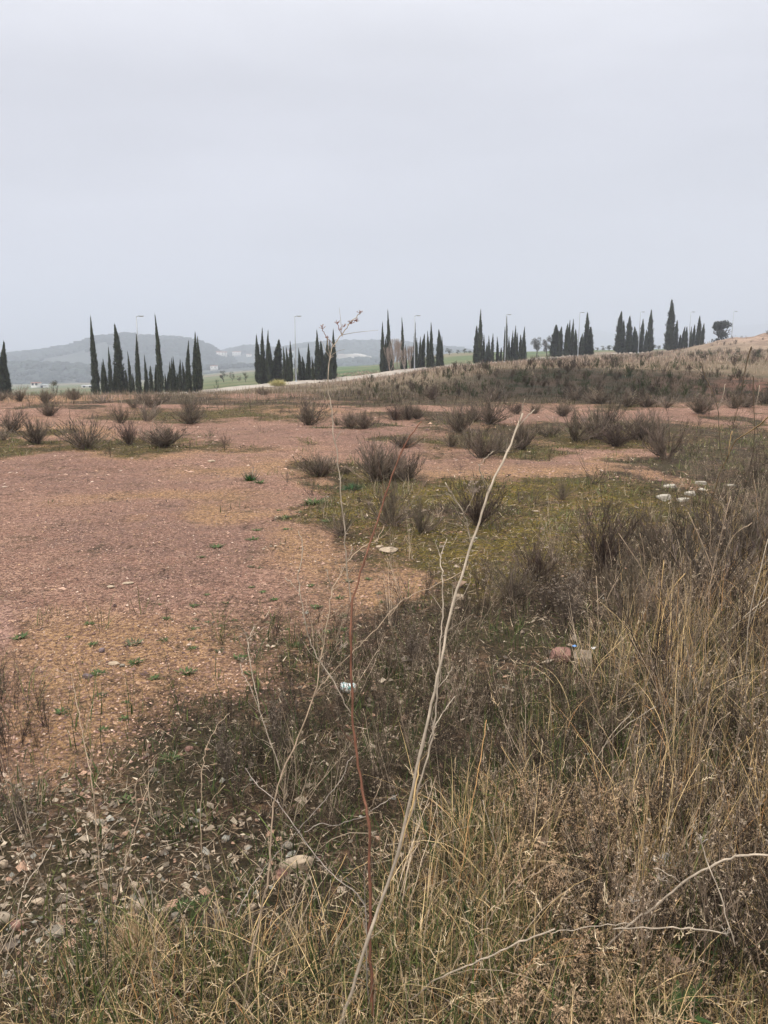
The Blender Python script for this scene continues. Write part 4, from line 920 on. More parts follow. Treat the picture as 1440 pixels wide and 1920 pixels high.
for kd_, fb_ in (('f', FB), ('h', FB2)):
    SH[kd_] = []
    for V, Qs, c in fb_:
        sp = np.abs(V[:, :2]).max(); V = V * np.array([.95 / sp, .95 / sp, 1 / V[:, 2].max()]); h0 = len(Qs) * 2 // 3
        def sub(qq):
            u, inv = np.unique(qq, return_inverse=True); return V[u], inv.reshape(qq.shape), c[u]
        a_, b_ = sub(Qs[:h0]), sub(Qs[h0:])
        SH[kd_].append([mesh_np('stems', a_[0], [a_[1]], twig_m, a_[2], link=False), mesh_np('seed_heads', b_[0], [b_[1]], twig_m, b_[2], link=False)])
def shrub(px, py, w, h, kind, label, group):
    p = hit(px, py); dep = p[1] * ct - (p[2] - EYE) * st
    W = w / F * dep; H = h / F * dep * 1.03
    e = empty('dry_shrub', p, random.uniform(0, 6.28), (W / 2 * random.uniform(1.0, 1.16), W / 2 * random.uniform(1.0, 1.16), H * 1.12) if kind not in 'fh' else (W / 2 * 1.1, W / 2 * 1.1, H))
    a, b = random.choice(SH[kind]); obj_from(a, 'stems', e); obj_from(b, 'twigs' if kind not in 'fh' else 'seed_heads', e); tag(e, label, 'dry shrub', group)
ROWS_S = [
 ('along the far left rim of the red ground', 'shrubs along the far left rim of the red ground', [(38, 753, 28, 26, 'd'), (58, 757, 15, 22, 's'), (83, 756, 28, 28, 'd'), (138, 750, 28, 22, 'd'), (192, 756, 34, 18, 'g'), (252, 765, 24, 22, 'm'), (281, 764, 44, 30, 'd'), (315, 753, 20, 20, 's'), (2, 752, 24, 20, 'm')]),
 ('behind the left grassy strip', 'shrubs behind the left grassy strip', [(40, 781, 22, 24, 's'), (92, 780, 32, 30, 'd'), (227, 794, 42, 38, 'm'), (274, 790, 46, 38, 'g'), (358, 795, 56, 34, 'd'), (356, 776, 28, 32, 'd')]),
 ('on the left grassy patch of the red ground', 'shrubs on the left grassy patch', [(20, 810, 44, 40, 'd'), (70, 833, 60, 50, 'd'), (163, 842, 80, 57, 'd'), (242, 833, 50, 46, 'k'), (308, 839, 70, 46, 'd'), (393, 822, 24, 28, 's'), (423, 836, 24, 36, 's'), (4, 826, 30, 24, 'g')]),
 ('in the middle row below the pale road', 'shrubs in the middle row below the road', [(576, 797, 64, 48, 'd'), (656, 802, 36, 32, 'd'), (684, 803, 38, 34, 'd'), (632, 798, 24, 14, 'm'), (741, 788, 38, 34, 'k'), (768, 787, 34, 36, 'd'), (783, 786, 26, 28, 'd'), (814, 787, 20, 26, 's'), (861, 812, 46, 56, 'd'), (887, 790, 36, 34, 'd'), (916, 795, 54, 50, 'd'), (800, 788, 16, 18, 's')]),
 ('at the foot of the dark bank', 'shrubs at the foot of the dark bank', [(493, 741, 22, 16, 'd'), (811, 749, 30, 28, 'k'), (928, 752, 50, 32, 'd'), (1080, 750, 38, 28, 'd'), (1125, 757, 42, 30, 'd'), (1175, 763, 44, 30, 'd'), (1211, 764, 36, 26, 'd'), (1249, 765, 32, 30, 'g'), (1312, 776, 50, 40, 'd'), (1375, 766, 50, 30, 'm'), (1399, 764, 30, 28, 'd'), (1434, 757, 26, 26, 'd'), (971, 777, 30, 24, 'k'), (1001, 776, 32, 22, 'm'), (1053, 780, 36, 28, 'd'), (1310, 798, 36, 20, 's'), (1421, 812, 18, 24, 's'), (1380, 802, 38, 34, 's')]),
 ('in the big clump on the right-hand grassy patch', 'shrubs in the big clump right of centre', [(1080, 826, 74, 50, 'm'), (1118, 822, 60, 58, 'd'), (1155, 837, 66, 52, 'k'), (1200, 824, 62, 54, 'd'), (1030, 820, 50, 30, 'm'), (1249, 860, 64, 78, 'v'), (1232, 830, 50, 50, 'm'), (1301, 832, 24, 34, 's'), (1135, 800, 50, 44, 'd')]),
 ('round the middle clump and grassy patch', 'shrubs round the middle clump', [(757, 840, 42, 30, 'd'), (703, 902, 70, 78, 'd'), (735, 898, 50, 60, 'd'), (762, 902, 50, 52, 'd'), (599, 892, 66, 44, 'd'), (648, 888, 34, 20, 'm'), (797, 913, 22, 32, 's'), (863, 882, 20, 20, 's'), (901, 859, 66, 56, 'd'), (880, 842, 44, 34, 'm'), (845, 838, 40, 30, 'm'), (940, 850, 46, 44, 'm'), (975, 843, 44, 54, 'd')]),
 ('on the mossy ground before the right red patch', 'shrubs on the mossy ground', [(735, 985, 84, 84, 'm'), (585, 930, 40, 36, 's'), (540, 905, 26, 30, 's'), (1110, 908, 54, 62, 's'), (1001, 944, 34, 62, 's'), (1054, 937, 34, 32, 'm'), (973, 944, 30, 38, 's'), (895, 985, 74, 80, 'k'), (790, 1000, 54, 60, 'm'), (1130, 1070, 80, 120, 'k'), (640, 1005, 44, 50, 'm'), (1200, 905, 40, 40, 's'), (935, 1000, 40, 46, 's'), (1005, 1090, 60, 90, 'k'), (1215, 975, 40, 36, 's'), (1085, 1000, 36, 60, 's'), (830, 960, 44, 40, 's'), (1180, 1010, 50, 60, 's'), (690, 960, 34, 34, 's'), (1345, 900, 50, 34, 's')]),
 ('among the near dead weeds', 'near dark shrubs among the dead weeds', [(780, 1255, 100, 110, 'f'), (1060, 1180, 130, 130, 'f'), (960, 1130, 80, 80, 'm'), (1180, 1170, 110, 130, 'm'), (12, 1450, 150, 230, 'h'), (-10, 1330, 110, 130, 'f'), (430, 1470, 130, 150, 'f'), (525, 1430, 90, 150, 'f'), (520, 1176, 22, 50, 'h'), (312, 1160, 26, 34, 'h'), (1330, 1130, 150, 130, 'd'), (1400, 1060, 150, 130, 'd'), (1240, 1060, 110, 110, 'm'), (690, 1250, 60, 70, 'h'), (40, 1560, 130, 150, 'f'), (1250, 1340, 130, 210, 'h'), (1080, 1880, 150, 130, 'h'), (1310, 1900, 170, 160, 'h')])]
for where, grp, lst in ROWS_S:
    lst = sorted(lst, key=lambda q: q[0]); ws = sorted(q[2] for q in lst)
    for i, q in enumerate(lst):
        sz = 'broad' if q[2] >= ws[len(ws) * 2 // 3] else 'small' if q[2] <= ws[len(ws) // 3] else 'mid-sized'
        kn = {'d': 'brown', 'g': 'pale greyish', 's': 'sparse dark-stemmed', 'v': 'V-shaped', 'k': 'dark', 'm': 'grey-brown', 'f': 'dark bushy', 'h': 'open-branched'}[q[4]]
        shrub(*q, f'{sz} {kn} shrub, {ordinal(i + 1)} from left {where}', grp)

# ------------------------------------------------------------------ green weeds on the red soil, individually
weed_m = attr_mat('weed_leaf', .2, .7, .25, 30.)
def weed_tpl(seed, N=46, col=(.065, .095, .032)):
    r = np.random.default_rng(seed); b = np.zeros((N, 3)); b[:, :2] = r.normal(0, .25, (N, 2))
    a = np.arctan2(b[:, 0], b[:, 1]) + r.normal(0, .5, N)
    V, Qs, c = ribbons(b, a, r.uniform(.3, .9, N), r.uniform(.10, .2, N), r.uniform(.5, 1.4, N), r.normal(.3, .3, N), np.array(col) * r.uniform(.5, 1.7, (N, 1)), 2, r.uniform(-.4, .4, N))
    return mesh_np('weed_tuft', V, [Qs], weed_m, c, link=False)
WT = [weed_tpl(400 + i) for i in range(5)] + [weed_tpl(410, 40, (.08, .085, .045))]
W_PX = [(486, 902, 24), (481, 991, 16), (476, 1008, 22), (406, 1023, 26), (378, 1042, 14), (486, 1061, 12), (472, 1098, 12), (365, 1133, 18), (424, 1127, 12), (389, 1113, 12), (493, 1108, 16), (368, 1160, 14), (389, 1164, 12), (439, 1160, 12), (418, 1152, 10), (366, 1176, 16), (413, 1171, 10), (358, 1195, 14),
        (312, 1157, 18), (167, 1167, 20), (127, 1192, 12), (36, 1193, 30), (175, 1205, 20), (250, 1204, 34), (307, 1198, 18), (255, 1240, 28), (186, 1260, 28), (288, 1270, 22), (351, 1258, 34), (191, 1300, 22), (234, 1315, 14), (233, 1344, 20), (194, 1366, 20), (115, 1332, 26), (361, 1214, 18), (410, 1218, 16),
        (535, 968, 22), (523, 954, 12), (561, 957, 14), (610, 975, 18), (538, 990, 16), (655, 1087, 20), (691, 1084, 16), (594, 1136, 22), (637, 1119, 18), (582, 1096, 16), (514, 1122, 18), (504, 1165, 16), (644, 1152, 18), (613, 1183, 18), (641, 1178, 22), (559, 1207, 22), (717, 1126, 12), (710, 1110, 12),
        (538, 1178, 12), (320, 1420, 40), (235, 1498, 34), (345, 1700, 40), (380, 1690, 30), (470, 1060, 14), (300, 1130, 9), (450, 1230, 26), (470, 1260, 24), (590, 940, 40)]
for i, (px, py, wpx) in enumerate(W_PX):
    p = hit(px, py + 4); dep = p[1] * ct - (p[2] - EYE) * st; s = wpx / F * dep / 1.5
    o = bpy.data.objects.new('weed_tuft', WT[i % len(WT)]); C.objects.link(o); o.location = p; o.rotation_euler = (0, 0, random.uniform(0, 6.28)); o.scale = (s, s, s * .55)
    tag(o, 'small low tuft of green weeds on the open ground', 'weed', 'green weed tufts dotted over the open ground')
def tuft_obj(name, px, py, W_, H_, n, cols, wts, label, cat, wd, tilt=.35, curl=.7, d=None, mat=None):
    p = hit(px, py) if d is None else at(px, d); dep = p[1] * ct - (p[2] - EYE) * st; W = W_ / F * dep; H = H_ / F * dep
    off = rng.normal(0, W * .09, (n, 2)); b = np.zeros((n, 3)); b[:, :2] = off; b[:, 2] = -.01
    V, Qs, c = ribbons(b, np.arctan2(off[:, 0], off[:, 1]) + rng.normal(0, .5, n), rng.uniform(.6, 1.15, n) * H, np.full(n, wd), np.abs(rng.normal(tilt, .3, n)), rng.normal(curl, .4, n), pal(n, cols, wts), 5)
    return tag(mesh_np(name, V, [Qs], mat or grass_m, c, loc=p), label, cat)
tuft_obj('grass_clump', 521, 726, 46, 15, 900, [(.46, .40, .16), (.36, .32, .12), (.52, .46, .22)], (2, 2, 2), 'straw-yellow rounded grass clump beside the second cypress stand', 'grass clump', .03, .5, 1.0, d=84)
tuft_obj('straw_clump', 262, 1800, 150, 95, 260, [(.56, .42, .26), (.44, .30, .17), (.36, .24, .13), (.06, .04, .028)], (3, 3, 2, 1.5), 'large dried straw clump with dark heart at the bottom left', 'straw clump', .0026, .55, .6)
tuft_obj('grass_tuft', 470, 901, 40, 32, 40, [(.16, .12, .09), (.22, .18, .13)], (1, 1), 'dry twiggy sprig with bright green foot on the red ground', 'plant', .012, .7, .1)
tuft_obj('grass_tuft', 468, 902, 20, 15, 90, [(.045, .12, .03), (.03, .08, .02)], (1, 1), 'bright green spiky tuft at the foot of a dry sprig', 'plant', .014, .5, .3)
tuft_obj('grass_tuft', 660, 918, 60, 16, 160, [(.06, .12, .05), (.05, .09, .04)], (1, 1), 'low fresh green tuft between two shrubs of the middle clump', 'plant', .014, .8, .4)
for (px, py, lb) in [(1165, 1735, 'broad green dock leaves deep in the grass under the white scrap'), (1300, 1770, 'broad green leaf rosette under the long pale fallen stalk'), (1265, 1895, 'broad green leaves at the bottom beside a brown leaf')]:
    p = hit(px, py + 30); n = 9
    V, Qs, c = ribbons(np.zeros((n, 3)), rng.uniform(0, 6.28, n), rng.uniform(.07, .12, n), rng.uniform(.022, .034, n), rng.uniform(.7, 1.3, n), rng.uniform(.3, 1., n), np.array([.042, .075, .022]) * rng.uniform(.7, 1.5, (n, 1)), 5, rng.uniform(-.2, .2, n))
    tag(mesh_np('leafy_plant', V, [Qs], weed_m, c, loc=p + np.array([0, 0, .02])), lb, 'leafy plant')

# ------------------------------------------------------------------ stones and litter
chip_m = attr_mat('stone_chip', 0, .9, .25, 60.)
def chips(pos, size, flatn, cols, wts, sub0=False, embed=.3):
    N = len(pos)
    if sub0: T0 = np.array([[1, 0, 0], [0, 1, 0], [-1, 0, 0], [0, -1, 0], [0, 0, 1], [0, 0, -1]], float); F0 = np.array([[0, 1, 4], [1, 2, 4], [2, 3, 4], [3, 0, 4]])
    else: T0, F0 = rock_mesh(5, 1, 1, 1, 1, .5)
    m = len(T0); s = np.exp(rng.normal(0, .42, N)) * size; sc = np.stack([s * rng.uniform(.7, 1.3, N), s * rng.uniform(.5, 1., N), s * rng.uniform(*flatn, N)], 1)
    V = T0[None] * (1 + rng.normal(0, .16, (N, m, 1))) * sc[:, None, :]; a = rng.uniform(0, 6.28, N); tl = rng.normal(0, .25, N)
    x = V[..., 0] * np.cos(a)[:, None] - V[..., 1] * np.sin(a)[:, None]; y = V[..., 0] * np.sin(a)[:, None] + V[..., 1] * np.cos(a)[:, None]
    z = V[..., 2] + x * tl[:, None] + (sc[:, 2] * embed)[:, None]
    P_ = np.stack([x, y, z], 2) + pos[:, None, :]
    return P_.reshape(-1, 3), (F0[None] + (np.arange(N) * m)[:, None, None]).reshape(-1, 3), np.repeat(pal(N, cols, wts, .35), m, 0)
def joint(parts):
    V = []; Q = []; c = []; n = 0
    for v, q, cc in parts: V.append(v); Q.append(q + n); c.append(cc); n += len(v)
    return np.vstack(V), [np.vstack(Q)], np.vstack(c)
REDS = [(.26, .16, .12), (.38, .245, .18), (.17, .10, .08), (.30, .19, .12), (.48, .36, .28), (.10, .062, .055)]
GREYS = [(.27, .21, .155), (.17, .135, .10), (.38, .31, .23), (.31, .19, .13), (.14, .11, .085), (.25, .235, .20)]
c1 = scatter(150000, 2.2, 14, -.45, (-36, 32), soild); c2 = scatter(14000, 10, 34, .2, (-30, 32), soild)
c3 = scatter(8000, 1.3, 4.3, 0, (-40, 12), lambda x, y: np.clip(covers(x, y)[4] * 1.1, 0, 1)); c4 = scatter(260, 1.3, 4.0, .3, (-40, 10), lambda x, y: covers(x, y)[4])
c5 = scatter(5000, 2.0, 9, -.4, (-38, 36), lambda x, y: vegd(x, y) * .5)
V, Q, c = joint([chips(c1, .0047, (.3, .9), REDS, (4, 2.4, 3.5, 3, .45, 2.2), True), chips(c2, .018, (.2, .5), REDS, (4, 3, 3, 3, 1, 1.5), True), chips(c3, .007, (.4, .8), GREYS, (3, 3, 2, 3, 3, 2), True),
                 chips(c4, .0145, (.35, .7), GREYS, (3, 3, 1.6, 2, 2, 2.5)), chips(c5, .011, (.4, .8), GREYS, (3, 3, 1, 2, 3, 1), True)])
stuff('gravel', 'reddish and grey stone chips lying all over the open ground', V, Q, c, chip_m)

def stone(px, py, W_, H_, D_, label, mat, seed, name='stone', cat='stone', grp=None, flatk=1., rz=0., d2=3):
    p = hit(px, py); dep = p[1] * ct - (p[2] - EYE) * st; k_ = dep / F
    V, T = rock_mesh(seed, W_ / 2 * k_, D_ / 2 * k_, H_ / 2 * k_, 3 if name != 'stone' else d2, .16, slab=name != 'stone')
    o = mesh_np(name, V, [T], mat, None, loc=p + np.array([0, 0, H_ / 2 * k_ * (.6 if name == 'stone' else .15)])); o.rotation_euler = (random.uniform(-.08, .08), random.uniform(-.08, .08), rz)
    if name == 'stone': o.data.polygons.foreach_set('use_smooth', np.zeros(len(T), bool))
    return tag(o, label, cat, grp)
beige = plain_mat('beige_stone', (.36, .28, .20), .9, .3, 20, bump=.6, bscale=60); grey = plain_mat('grey_stone', (.22, .19, .15), .9, .3, 25, bump=.6, bscale=60)
pink = plain_mat('pink_stone', (.21, .115, .092), .9, .3, 20, bump=.6, bscale=60); white = plain_mat('white_slab_stone', (.33, .295, .24), .9, .5, 30, bump=.5, bscale=40); purp = plain_mat('purple_stone', (.15, .11, .11), .9, .3, 20, bump=.5, bscale=50)
stone(556, 1630, 66, 34, 34, 'large beige wedge-shaped stone half hidden in the weeds', beige, 21, rz=.25)
stone(528, 1642, 24, 16, 20, 'small pinkish stone touching the large beige wedge-shaped one', pink, 22)
stone(540, 1592, 22, 16, 18, 'pale grey stone just behind the large beige wedge-shaped one', grey, 23)
stone(872, 1552, 34, 22, 24, 'beige stone in the grass right of the thick pale stalk', beige, 24)
stone(1052, 1238, 48, 36, 36, 'reddish rounded rock lying beside the pale brick', pink, 25)
stone(214, 1248, 22, 8, 12, 'flat pale stone on the orange soil', beige, 26, rz=.2); stone(229, 1251, 12, 7, 10, 'small grey stone next to the flat pale one on orange soil', grey, 27)
stone(191, 1224, 14, 12, 12, 'lone dark stone on the orange soil above the flat pale one', purp, 28); stone(165, 1272, 20, 12, 14, 'purplish stone at a weed tuft, left of the flat pale one', purp, 29)
stone(8, 1628, 16, 22, 16, 'pale stone cut by the left picture edge', beige, 30); stone(72, 1696, 26, 14, 18, 'whitish stone among gravel near the left edge', beige, 31)
stone(330, 1722, 20, 12, 16, 'light grey stone right of the straw clump, by bright green leaves', grey, 32); stone(355, 1408, 16, 14, 12, 'small pink stone right of a green tuft at the soil edge', pink, 33)
stone(186, 1546, 22, 16, 16, 'greenish-grey stone crossed by a thin pale stalk', grey, 34); stone(358, 1540, 14, 10, 10, 'whitish pebble between two thin stalks', white, 35); stone(252, 1665, 22, 12, 14, 'beige pebble below the thin forked stalk', beige, 36)
stone(475, 1705, 16, 14, 14, 'pale pebble left of the long pale fork', beige, 37); stone(410, 1712, 22, 10, 16, 'grey lump among green leaves low in the middle', grey, 38)
stone(30, 1740, 30, 20, 22, 'rounded brownish stone low at the left edge', pink, 39); stone(105, 1755, 44, 22, 30, 'wide grey-brown stone low left among pale straw', grey, 40)
for px, py, W_, H_, D_, lb, sd_ in [(1243, 936, 36, 20, 30, 'brightest white stone slab, front left of the white rubble', 50), (1279, 939, 36, 12, 24, 'thin white slab right of the brightest one', 51), (1295, 928, 34, 17, 30, 'cream slab in the middle of the white rubble', 52), (1260, 914, 34, 12, 30, 'cream slab at the back of the rubble', 53),
                               (1311, 908, 34, 13, 30, 'grey-white slab at the back right of the rubble', 54), (1318, 919, 20, 6, 20, 'small slab at the right end of the rubble', 55), (1368, 911, 30, 6, 24, 'pale flat slab apart on the right among dead weeds', 56), (1246, 941, 12, 5, 10, 'tiny white chip before the brightest slab', 57), (1234, 902, 24, 5, 20, 'brown flat slab behind the rubble, left', 58)]:
    stone(px, py, W_, H_, D_, lb, white if sd_ < 58 else pink, sd_, 'stone_slab', 'stone slab', 'white stone rubble on the right', rz=random.uniform(-.3, .3), d2=2)
for px, py, W_, H_, D_, lb, sd_ in [(397, 866, 16, 6, 12, 'whitish stone lying on the red ground left of centre', 60), (730, 1034, 44, 8, 34, 'pale flat stone patch left of the moss', 61), (712, 1028, 16, 7, 16, 'small pale stone at the left end of the flat patch', 62), (862, 1124, 22, 14, 18, 'pale pebble right of the thick stalk on the moss edge', 63), (1005, 960, 14, 5, 12, 'white stone on the moss behind the pale stalk', 64), (208, 1102, 16, 6, 12, 'grey stone flake in the middle of the red ground', 65), (240, 1096, 22, 5, 12, 'long pale flake in the middle of the red ground', 66)]:
    stone(px, py, W_, H_, D_, lb, beige, sd_, rz=random.uniform(-.3, .3), d2=2)
# brick, its hollow given as a darker inlay
p = hit(1093, 1243); a = Acc(); k_ = p[1] / F; bw, bd, bh = 34 * k_ / 2, .055, 24 * k_
box(a, -bw, bw, -bd, bd, -.06, bh * .8); brick = a.build('brick', plain_mat('brick_clay', (.22, .175, .13), .9, .25, 30, bump=.5, bscale=80), loc=p); brick.rotation_euler = (.05, -.06, -.2)
bv = brick.modifiers.new('bevel', 'BEVEL'); bv.width = .006; bv.segments = 2
tag(brick, 'pale brick lying in the weeds right of the reddish rock', 'brick')
a = Acc(); box(a, -.006, bw * .45, -.012, .014, bh * .8 - .004, bh * .8 + .0015); a.build('recess_inlay', plain_mat('brick_dark', (.16, .12, .09), .95, .3, 60), brick)  # thin darker block, barely proud of the brick top
# crushed drink can
p = hit(653, 1300); dep = p[1]; L_ = 28 / F * dep; R_c = .027; a = Acc(); rs_ = []
prof = [(-.5, .0), (-.5, .78), (-.47, .86), (-.44, .8), (-.40, .97), (-.3, 1), (-.1, .93), (.1, .99), (.3, 1), (.40, .96), (.46, .78), (.49, .84), (.5, .8), (.5, 0)]
Vc = []; ns_ = 24
for s_, q in prof:
    for j_ in range(ns_):
        an = 2 * math.pi * j_ / ns_; dn = 1 - .16 * max(0, math.sin(an + .5)) * math.exp(-(s_ * 3) ** 2); Vc.append([s_ * L_, R_c * q * dn * math.cos(an), R_c * q * dn * math.sin(an)])
Qc = [[i * ns_ + j_, i * ns_ + (j_ + 1) % ns_, (i + 1) * ns_ + (j_ + 1) % ns_, (i + 1) * ns_ + j_] for i in range(len(prof) - 1) for j_ in range(ns_)]
m_can, n, bs, _ = new_mat('can_print'); k = NB(n); tcn = n.nodes.new('ShaderNodeTexCoord').outputs['Object']
n.links.new(k.mix(k.rng(k.noise(40, 2, .5, tcn), .5, .56), (.62, .65, .63), (.14, .34, .32)), bs.inputs['Base Color']); bs.inputs['Roughness'].default_value = .3; bs.inputs['Metallic'].default_value = .15
a.add(Vc, Qc); can = a.build('drink_can', m_can, smooth=True, loc=p + np.array([0, 0, R_c * .95])); can.rotation_euler = (0, .05, -.12)
tag(can, 'dented white and teal drink can lying on the weeds', 'drink can')
al = plain_mat('aluminium', (.7, .71, .72), .35, .05, 5, .8)
for sx_ in (-1, 1):
    a = Acc(); tube(a, [[sx_ * (L_ / 2 - .001), 0, 0], [sx_ * (L_ / 2 + .003), 0, 0]], [R_c * .82, R_c * .76], (1, 1, 1), 24); a.build('can_end', al, can, True)
plast = plain_mat('white_plastic', (.75, .76, .76), .4, .08, 10); blue_m = plain_mat('blue_plastic', (.12, .30, .62), .4, .1)
def scrap(px, py, W_, name, label, cat, mat, lift=.03, seed=1, asp=.5):
    p = hit(px, py); k_ = p[1] / F; r = np.random.default_rng(seed); n_ = 9; xs, ys = np.meshgrid(np.linspace(-.5, .5, n_), np.linspace(-.5, .5, n_))
    z = (fbm(xs + seed, ys, .45, 3) - .5) * .5; V = np.stack([xs * (1 + .2 * np.sin(ys * 7)), ys * asp * 1.2, z + ys * .2], 2).reshape(-1, 3) * W_ * k_
    ii, jj = np.meshgrid(np.arange(n_ - 1), np.arange(n_ - 1), indexing='ij'); b = (ii * n_ + jj).ravel()
    o = mesh_np(name, V, [np.stack([b, b + 1, b + n_ + 1, b + n_], 1)], mat, smooth=True, loc=p + np.array([0, 0, lift]))
    so = o.modifiers.new('solid', 'SOLIDIFY'); so.thickness = .0015; o.rotation_euler = (r.normal(0, .2), r.normal(0, .2), r.uniform(-.6, .6)); tag(o, label, cat)
scrap(1240, 1645, 34, 'plastic_scrap', 'white crumpled plastic scrap caught deep in the grass', 'plastic scrap', plast, .06, 2)
scrap(1265, 1652, 16, 'plastic_scrap', 'small pale-green plastic bit right of the white scrap', 'plastic scrap', plain_mat('green_tint_plastic', (.5, .6, .5), .4), .05, 3)
scrap(1076, 1236, 7, 'plastic_scrap', 'tiny blue plastic bit between the rock and the brick', 'plastic scrap', blue_m, .07, 4, .8)
scrap(1112, 1236, 8, 'paper_scrap', 'tiny white scrap right of the brick', 'paper scrap', plast, .06, 5)
scrap(700, 1300, 10, 'paper_scrap', 'pale leaf-like scrap right of the can', 'paper scrap', beige, .02, 6)
scrap(862, 1300, 14, 'paper_scrap', 'curled pale scrap beyond the thick pale stalk', 'paper scrap', white, .02, 7)
# dried brown leaves
for i, (px, py, lb) in enumerate([(1258, 1850, 'brown dried leaf standing at the bottom right'), (1020, 1622, 'dull olive dried leaf in the grass right of centre'), (860, 1100, 'pale dried leaf on the moss edge')]):
    scrap(px, py, 26, 'dried_leaf', lb, 'dried leaf', plain_mat('dried_leaf', (.24, .16, .11), .8, .2, 20), .08 if i < 2 else .02, 20 + i, .45)

# ------------------------------------------------------------------ the tall dry stalks
st_m = attr_mat('stalk_skin', 0, .75, .18, 60.)
PALE = (.38, .31, .235); TAN = (.34, .25, .17); GREY = (.30, .25, .21); REDB = (.17, .075, .045); STR = (.44, .30, .14)
def stalk(label, lines, col=PALE, umbels=(), group='tall dry stalks in front of the camera', headc=(.26, .20, .16), top_d=None, cat='dry stalk'):
    """lines: [pixels], d0, d1, width0 px, width1 px (, colour); the first line is rooted in the ground"""
    first = lines[0]; b = hit(*first[0][0]); d0 = b[1]
    e = empty('dry_stalk', b)
    for i, ln in enumerate(lines):
        px = ln[0]; n_ = len(px); da = d0 if i == 0 else ln[1]; db = ln[2]
        py0, py1 = px[0][1], px[-1][1]
        pts = np.array([P(q[0], q[1], da + (db - da) * j_ / (n_ - 1)) for j_, q in enumerate(px)]) - b
        if i == 0: pts[0] = (0, 0, -.03)
        sm = smooth_line(pts, 5); sm[1:-1] += rng.normal(0, .0013, (len(sm) - 2, 3)); rad = np.linspace(ln[3] * .46, max(ln[4] * .9, 1.5), len(sm)) / 2 / F * (da + db) / 2
        # swollen nodes
        for j_ in range(5, len(sm) - 1, 5): rad[j_] *= 1.22
        cc = ln[5] if len(ln) > 5 else col
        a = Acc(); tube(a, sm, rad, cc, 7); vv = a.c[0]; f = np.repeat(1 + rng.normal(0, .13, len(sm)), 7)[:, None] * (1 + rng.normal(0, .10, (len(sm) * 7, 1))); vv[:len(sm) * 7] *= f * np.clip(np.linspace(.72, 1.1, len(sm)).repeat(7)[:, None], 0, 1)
        if ln[3] >= 4.5 and 'fallen' not in label:
            sg = []
            for j_ in range(5, len(sm) - 2, 5):
                for _ in range(int(rng.integers(0, 3))):
                    d_ = sm[j_ + 1] - sm[j_]; d_ /= np.linalg.norm(d_); u_ = rng.normal(0, 1, 3); u_ -= u_ @ d_ * d_; u_ /= np.linalg.norm(u_); d2_ = d_ * .75 + u_ * .6; q0 = sm[j_]; l_ = rng.uniform(.012, .045)
                    for w_ in range(3): q1 = q0 + d2_ * l_; sg.append((q0, q1, .0009 - w_ * .0002, .0007 - w_ * .0002, np.array(cc) * rng.uniform(.6, 1.1))); q0 = q1; d2_ = d2_ + rng.normal(0, .25, 3); d2_ /= np.linalg.norm(d2_)
                # torn sheath at the node
                for _ in range(2):
                    u_ = rng.normal(0, 1, 3); q1 = sm[j_] + u_ / np.linalg.norm(u_) * rng.uniform(.006, .014) + np.array([0, 0, .004]); sg.append((sm[j_], q1, .0016, .0003, np.array(cc) * 1.25))
            if sg: a.add(*(lambda g: (g[0], g[1], None, g[2]))(prisms([q[0] for q in sg], [q[1] for q in sg], [q[2] for q in sg], [q[3] for q in sg], [q[4] for q in sg])))
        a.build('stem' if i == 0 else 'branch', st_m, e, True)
    for (ux, uy, ud, us) in umbels:
        c0 = P(ux, uy, ud) - b; sz = us * .72 / F * ud; a = Acc(); N = 11; r = rng
        dirs = r.normal(0, 1, (N, 3)) * np.array([1, .8, .35]) + np.array([0, 0, .9]); dirs /= np.linalg.norm(dirs, axis=1)[:, None]; tips = c0 + dirs * sz * r.uniform(.6, 1.1, (N, 1)); base = np.repeat(c0[None] - np.array([[0, 0, sz * .25]]), N, 0)
        V, Qs, c_ = prisms(base, tips, np.full(N, .0006), np.full(N, .0005), np.tile(np.array(headc) * .9, (N, 1))); a.add(V, Qs, None, c_)
        for tp in tips:
            for _ in range(3):
                Vr, Tr = rock_mesh(int(r.integers(1e6)), sz * .06, sz * .05, sz * .11, 1, .3); a.add(Vr + tp + r.normal(0, sz * .07, 3), None, Tr, np.array(headc) * r.uniform(.6, 1.5))
        a.build('umbel', st_m, e)
    return tag(e, label, cat, group)
stalk('thickest pale stalk, leaning right from bottom centre up to the far plain',
 [([(612, 2010), (640, 1919), (690, 1760), (745, 1600), (790, 1400), (822, 1270), (850, 1130), (885, 1020), (915, 925), (950, 850), (980, 775)], 0, 2.05, 15, 4.5),
  ([(884, 1022), (877, 985), (868, 962), (850, 930), (835, 905)], 1.93, 1.9, 4.5, 2.5), ([(869, 966), (880, 945), (888, 928)], 1.91, 1.88, 3, 2),
  ([(915, 924), (905, 898), (897, 871)], 1.97, 1.93, 4, 2.5), ([(897, 871), (912, 858), (925, 846)], 1.93, 1.95, 2, 1.2),
  ([(972, 800), (990, 780), (1002, 768)], 2.03, 2.08, 4, 2), ([(974, 796), (978, 770), (984, 748)], 2.03, 2.0, 3, 1.5),
  ([(745, 1600), (785, 1480), (810, 1380), (820, 1290), (826, 1200), (831, 1145), (829, 1080), (826, 1045), (838, 1010)], 1.72, 1.98, 9, 1.8),
  ([(803, 1395), (815, 1362), (835, 1330), (853, 1306)], 1.82, 1.9, 5, 2.5), ([(820, 1290), (838, 1270), (848, 1250)], 1.85, 1.9, 3, 1.5),
  ([(690, 1760), (735, 1640), (775, 1500), (785, 1430), (795, 1380)], 1.62, 1.85, 7, 4, STR)],
 PALE, [(886, 920, 1.88, 30), (884, 926, 1.9, 22)])
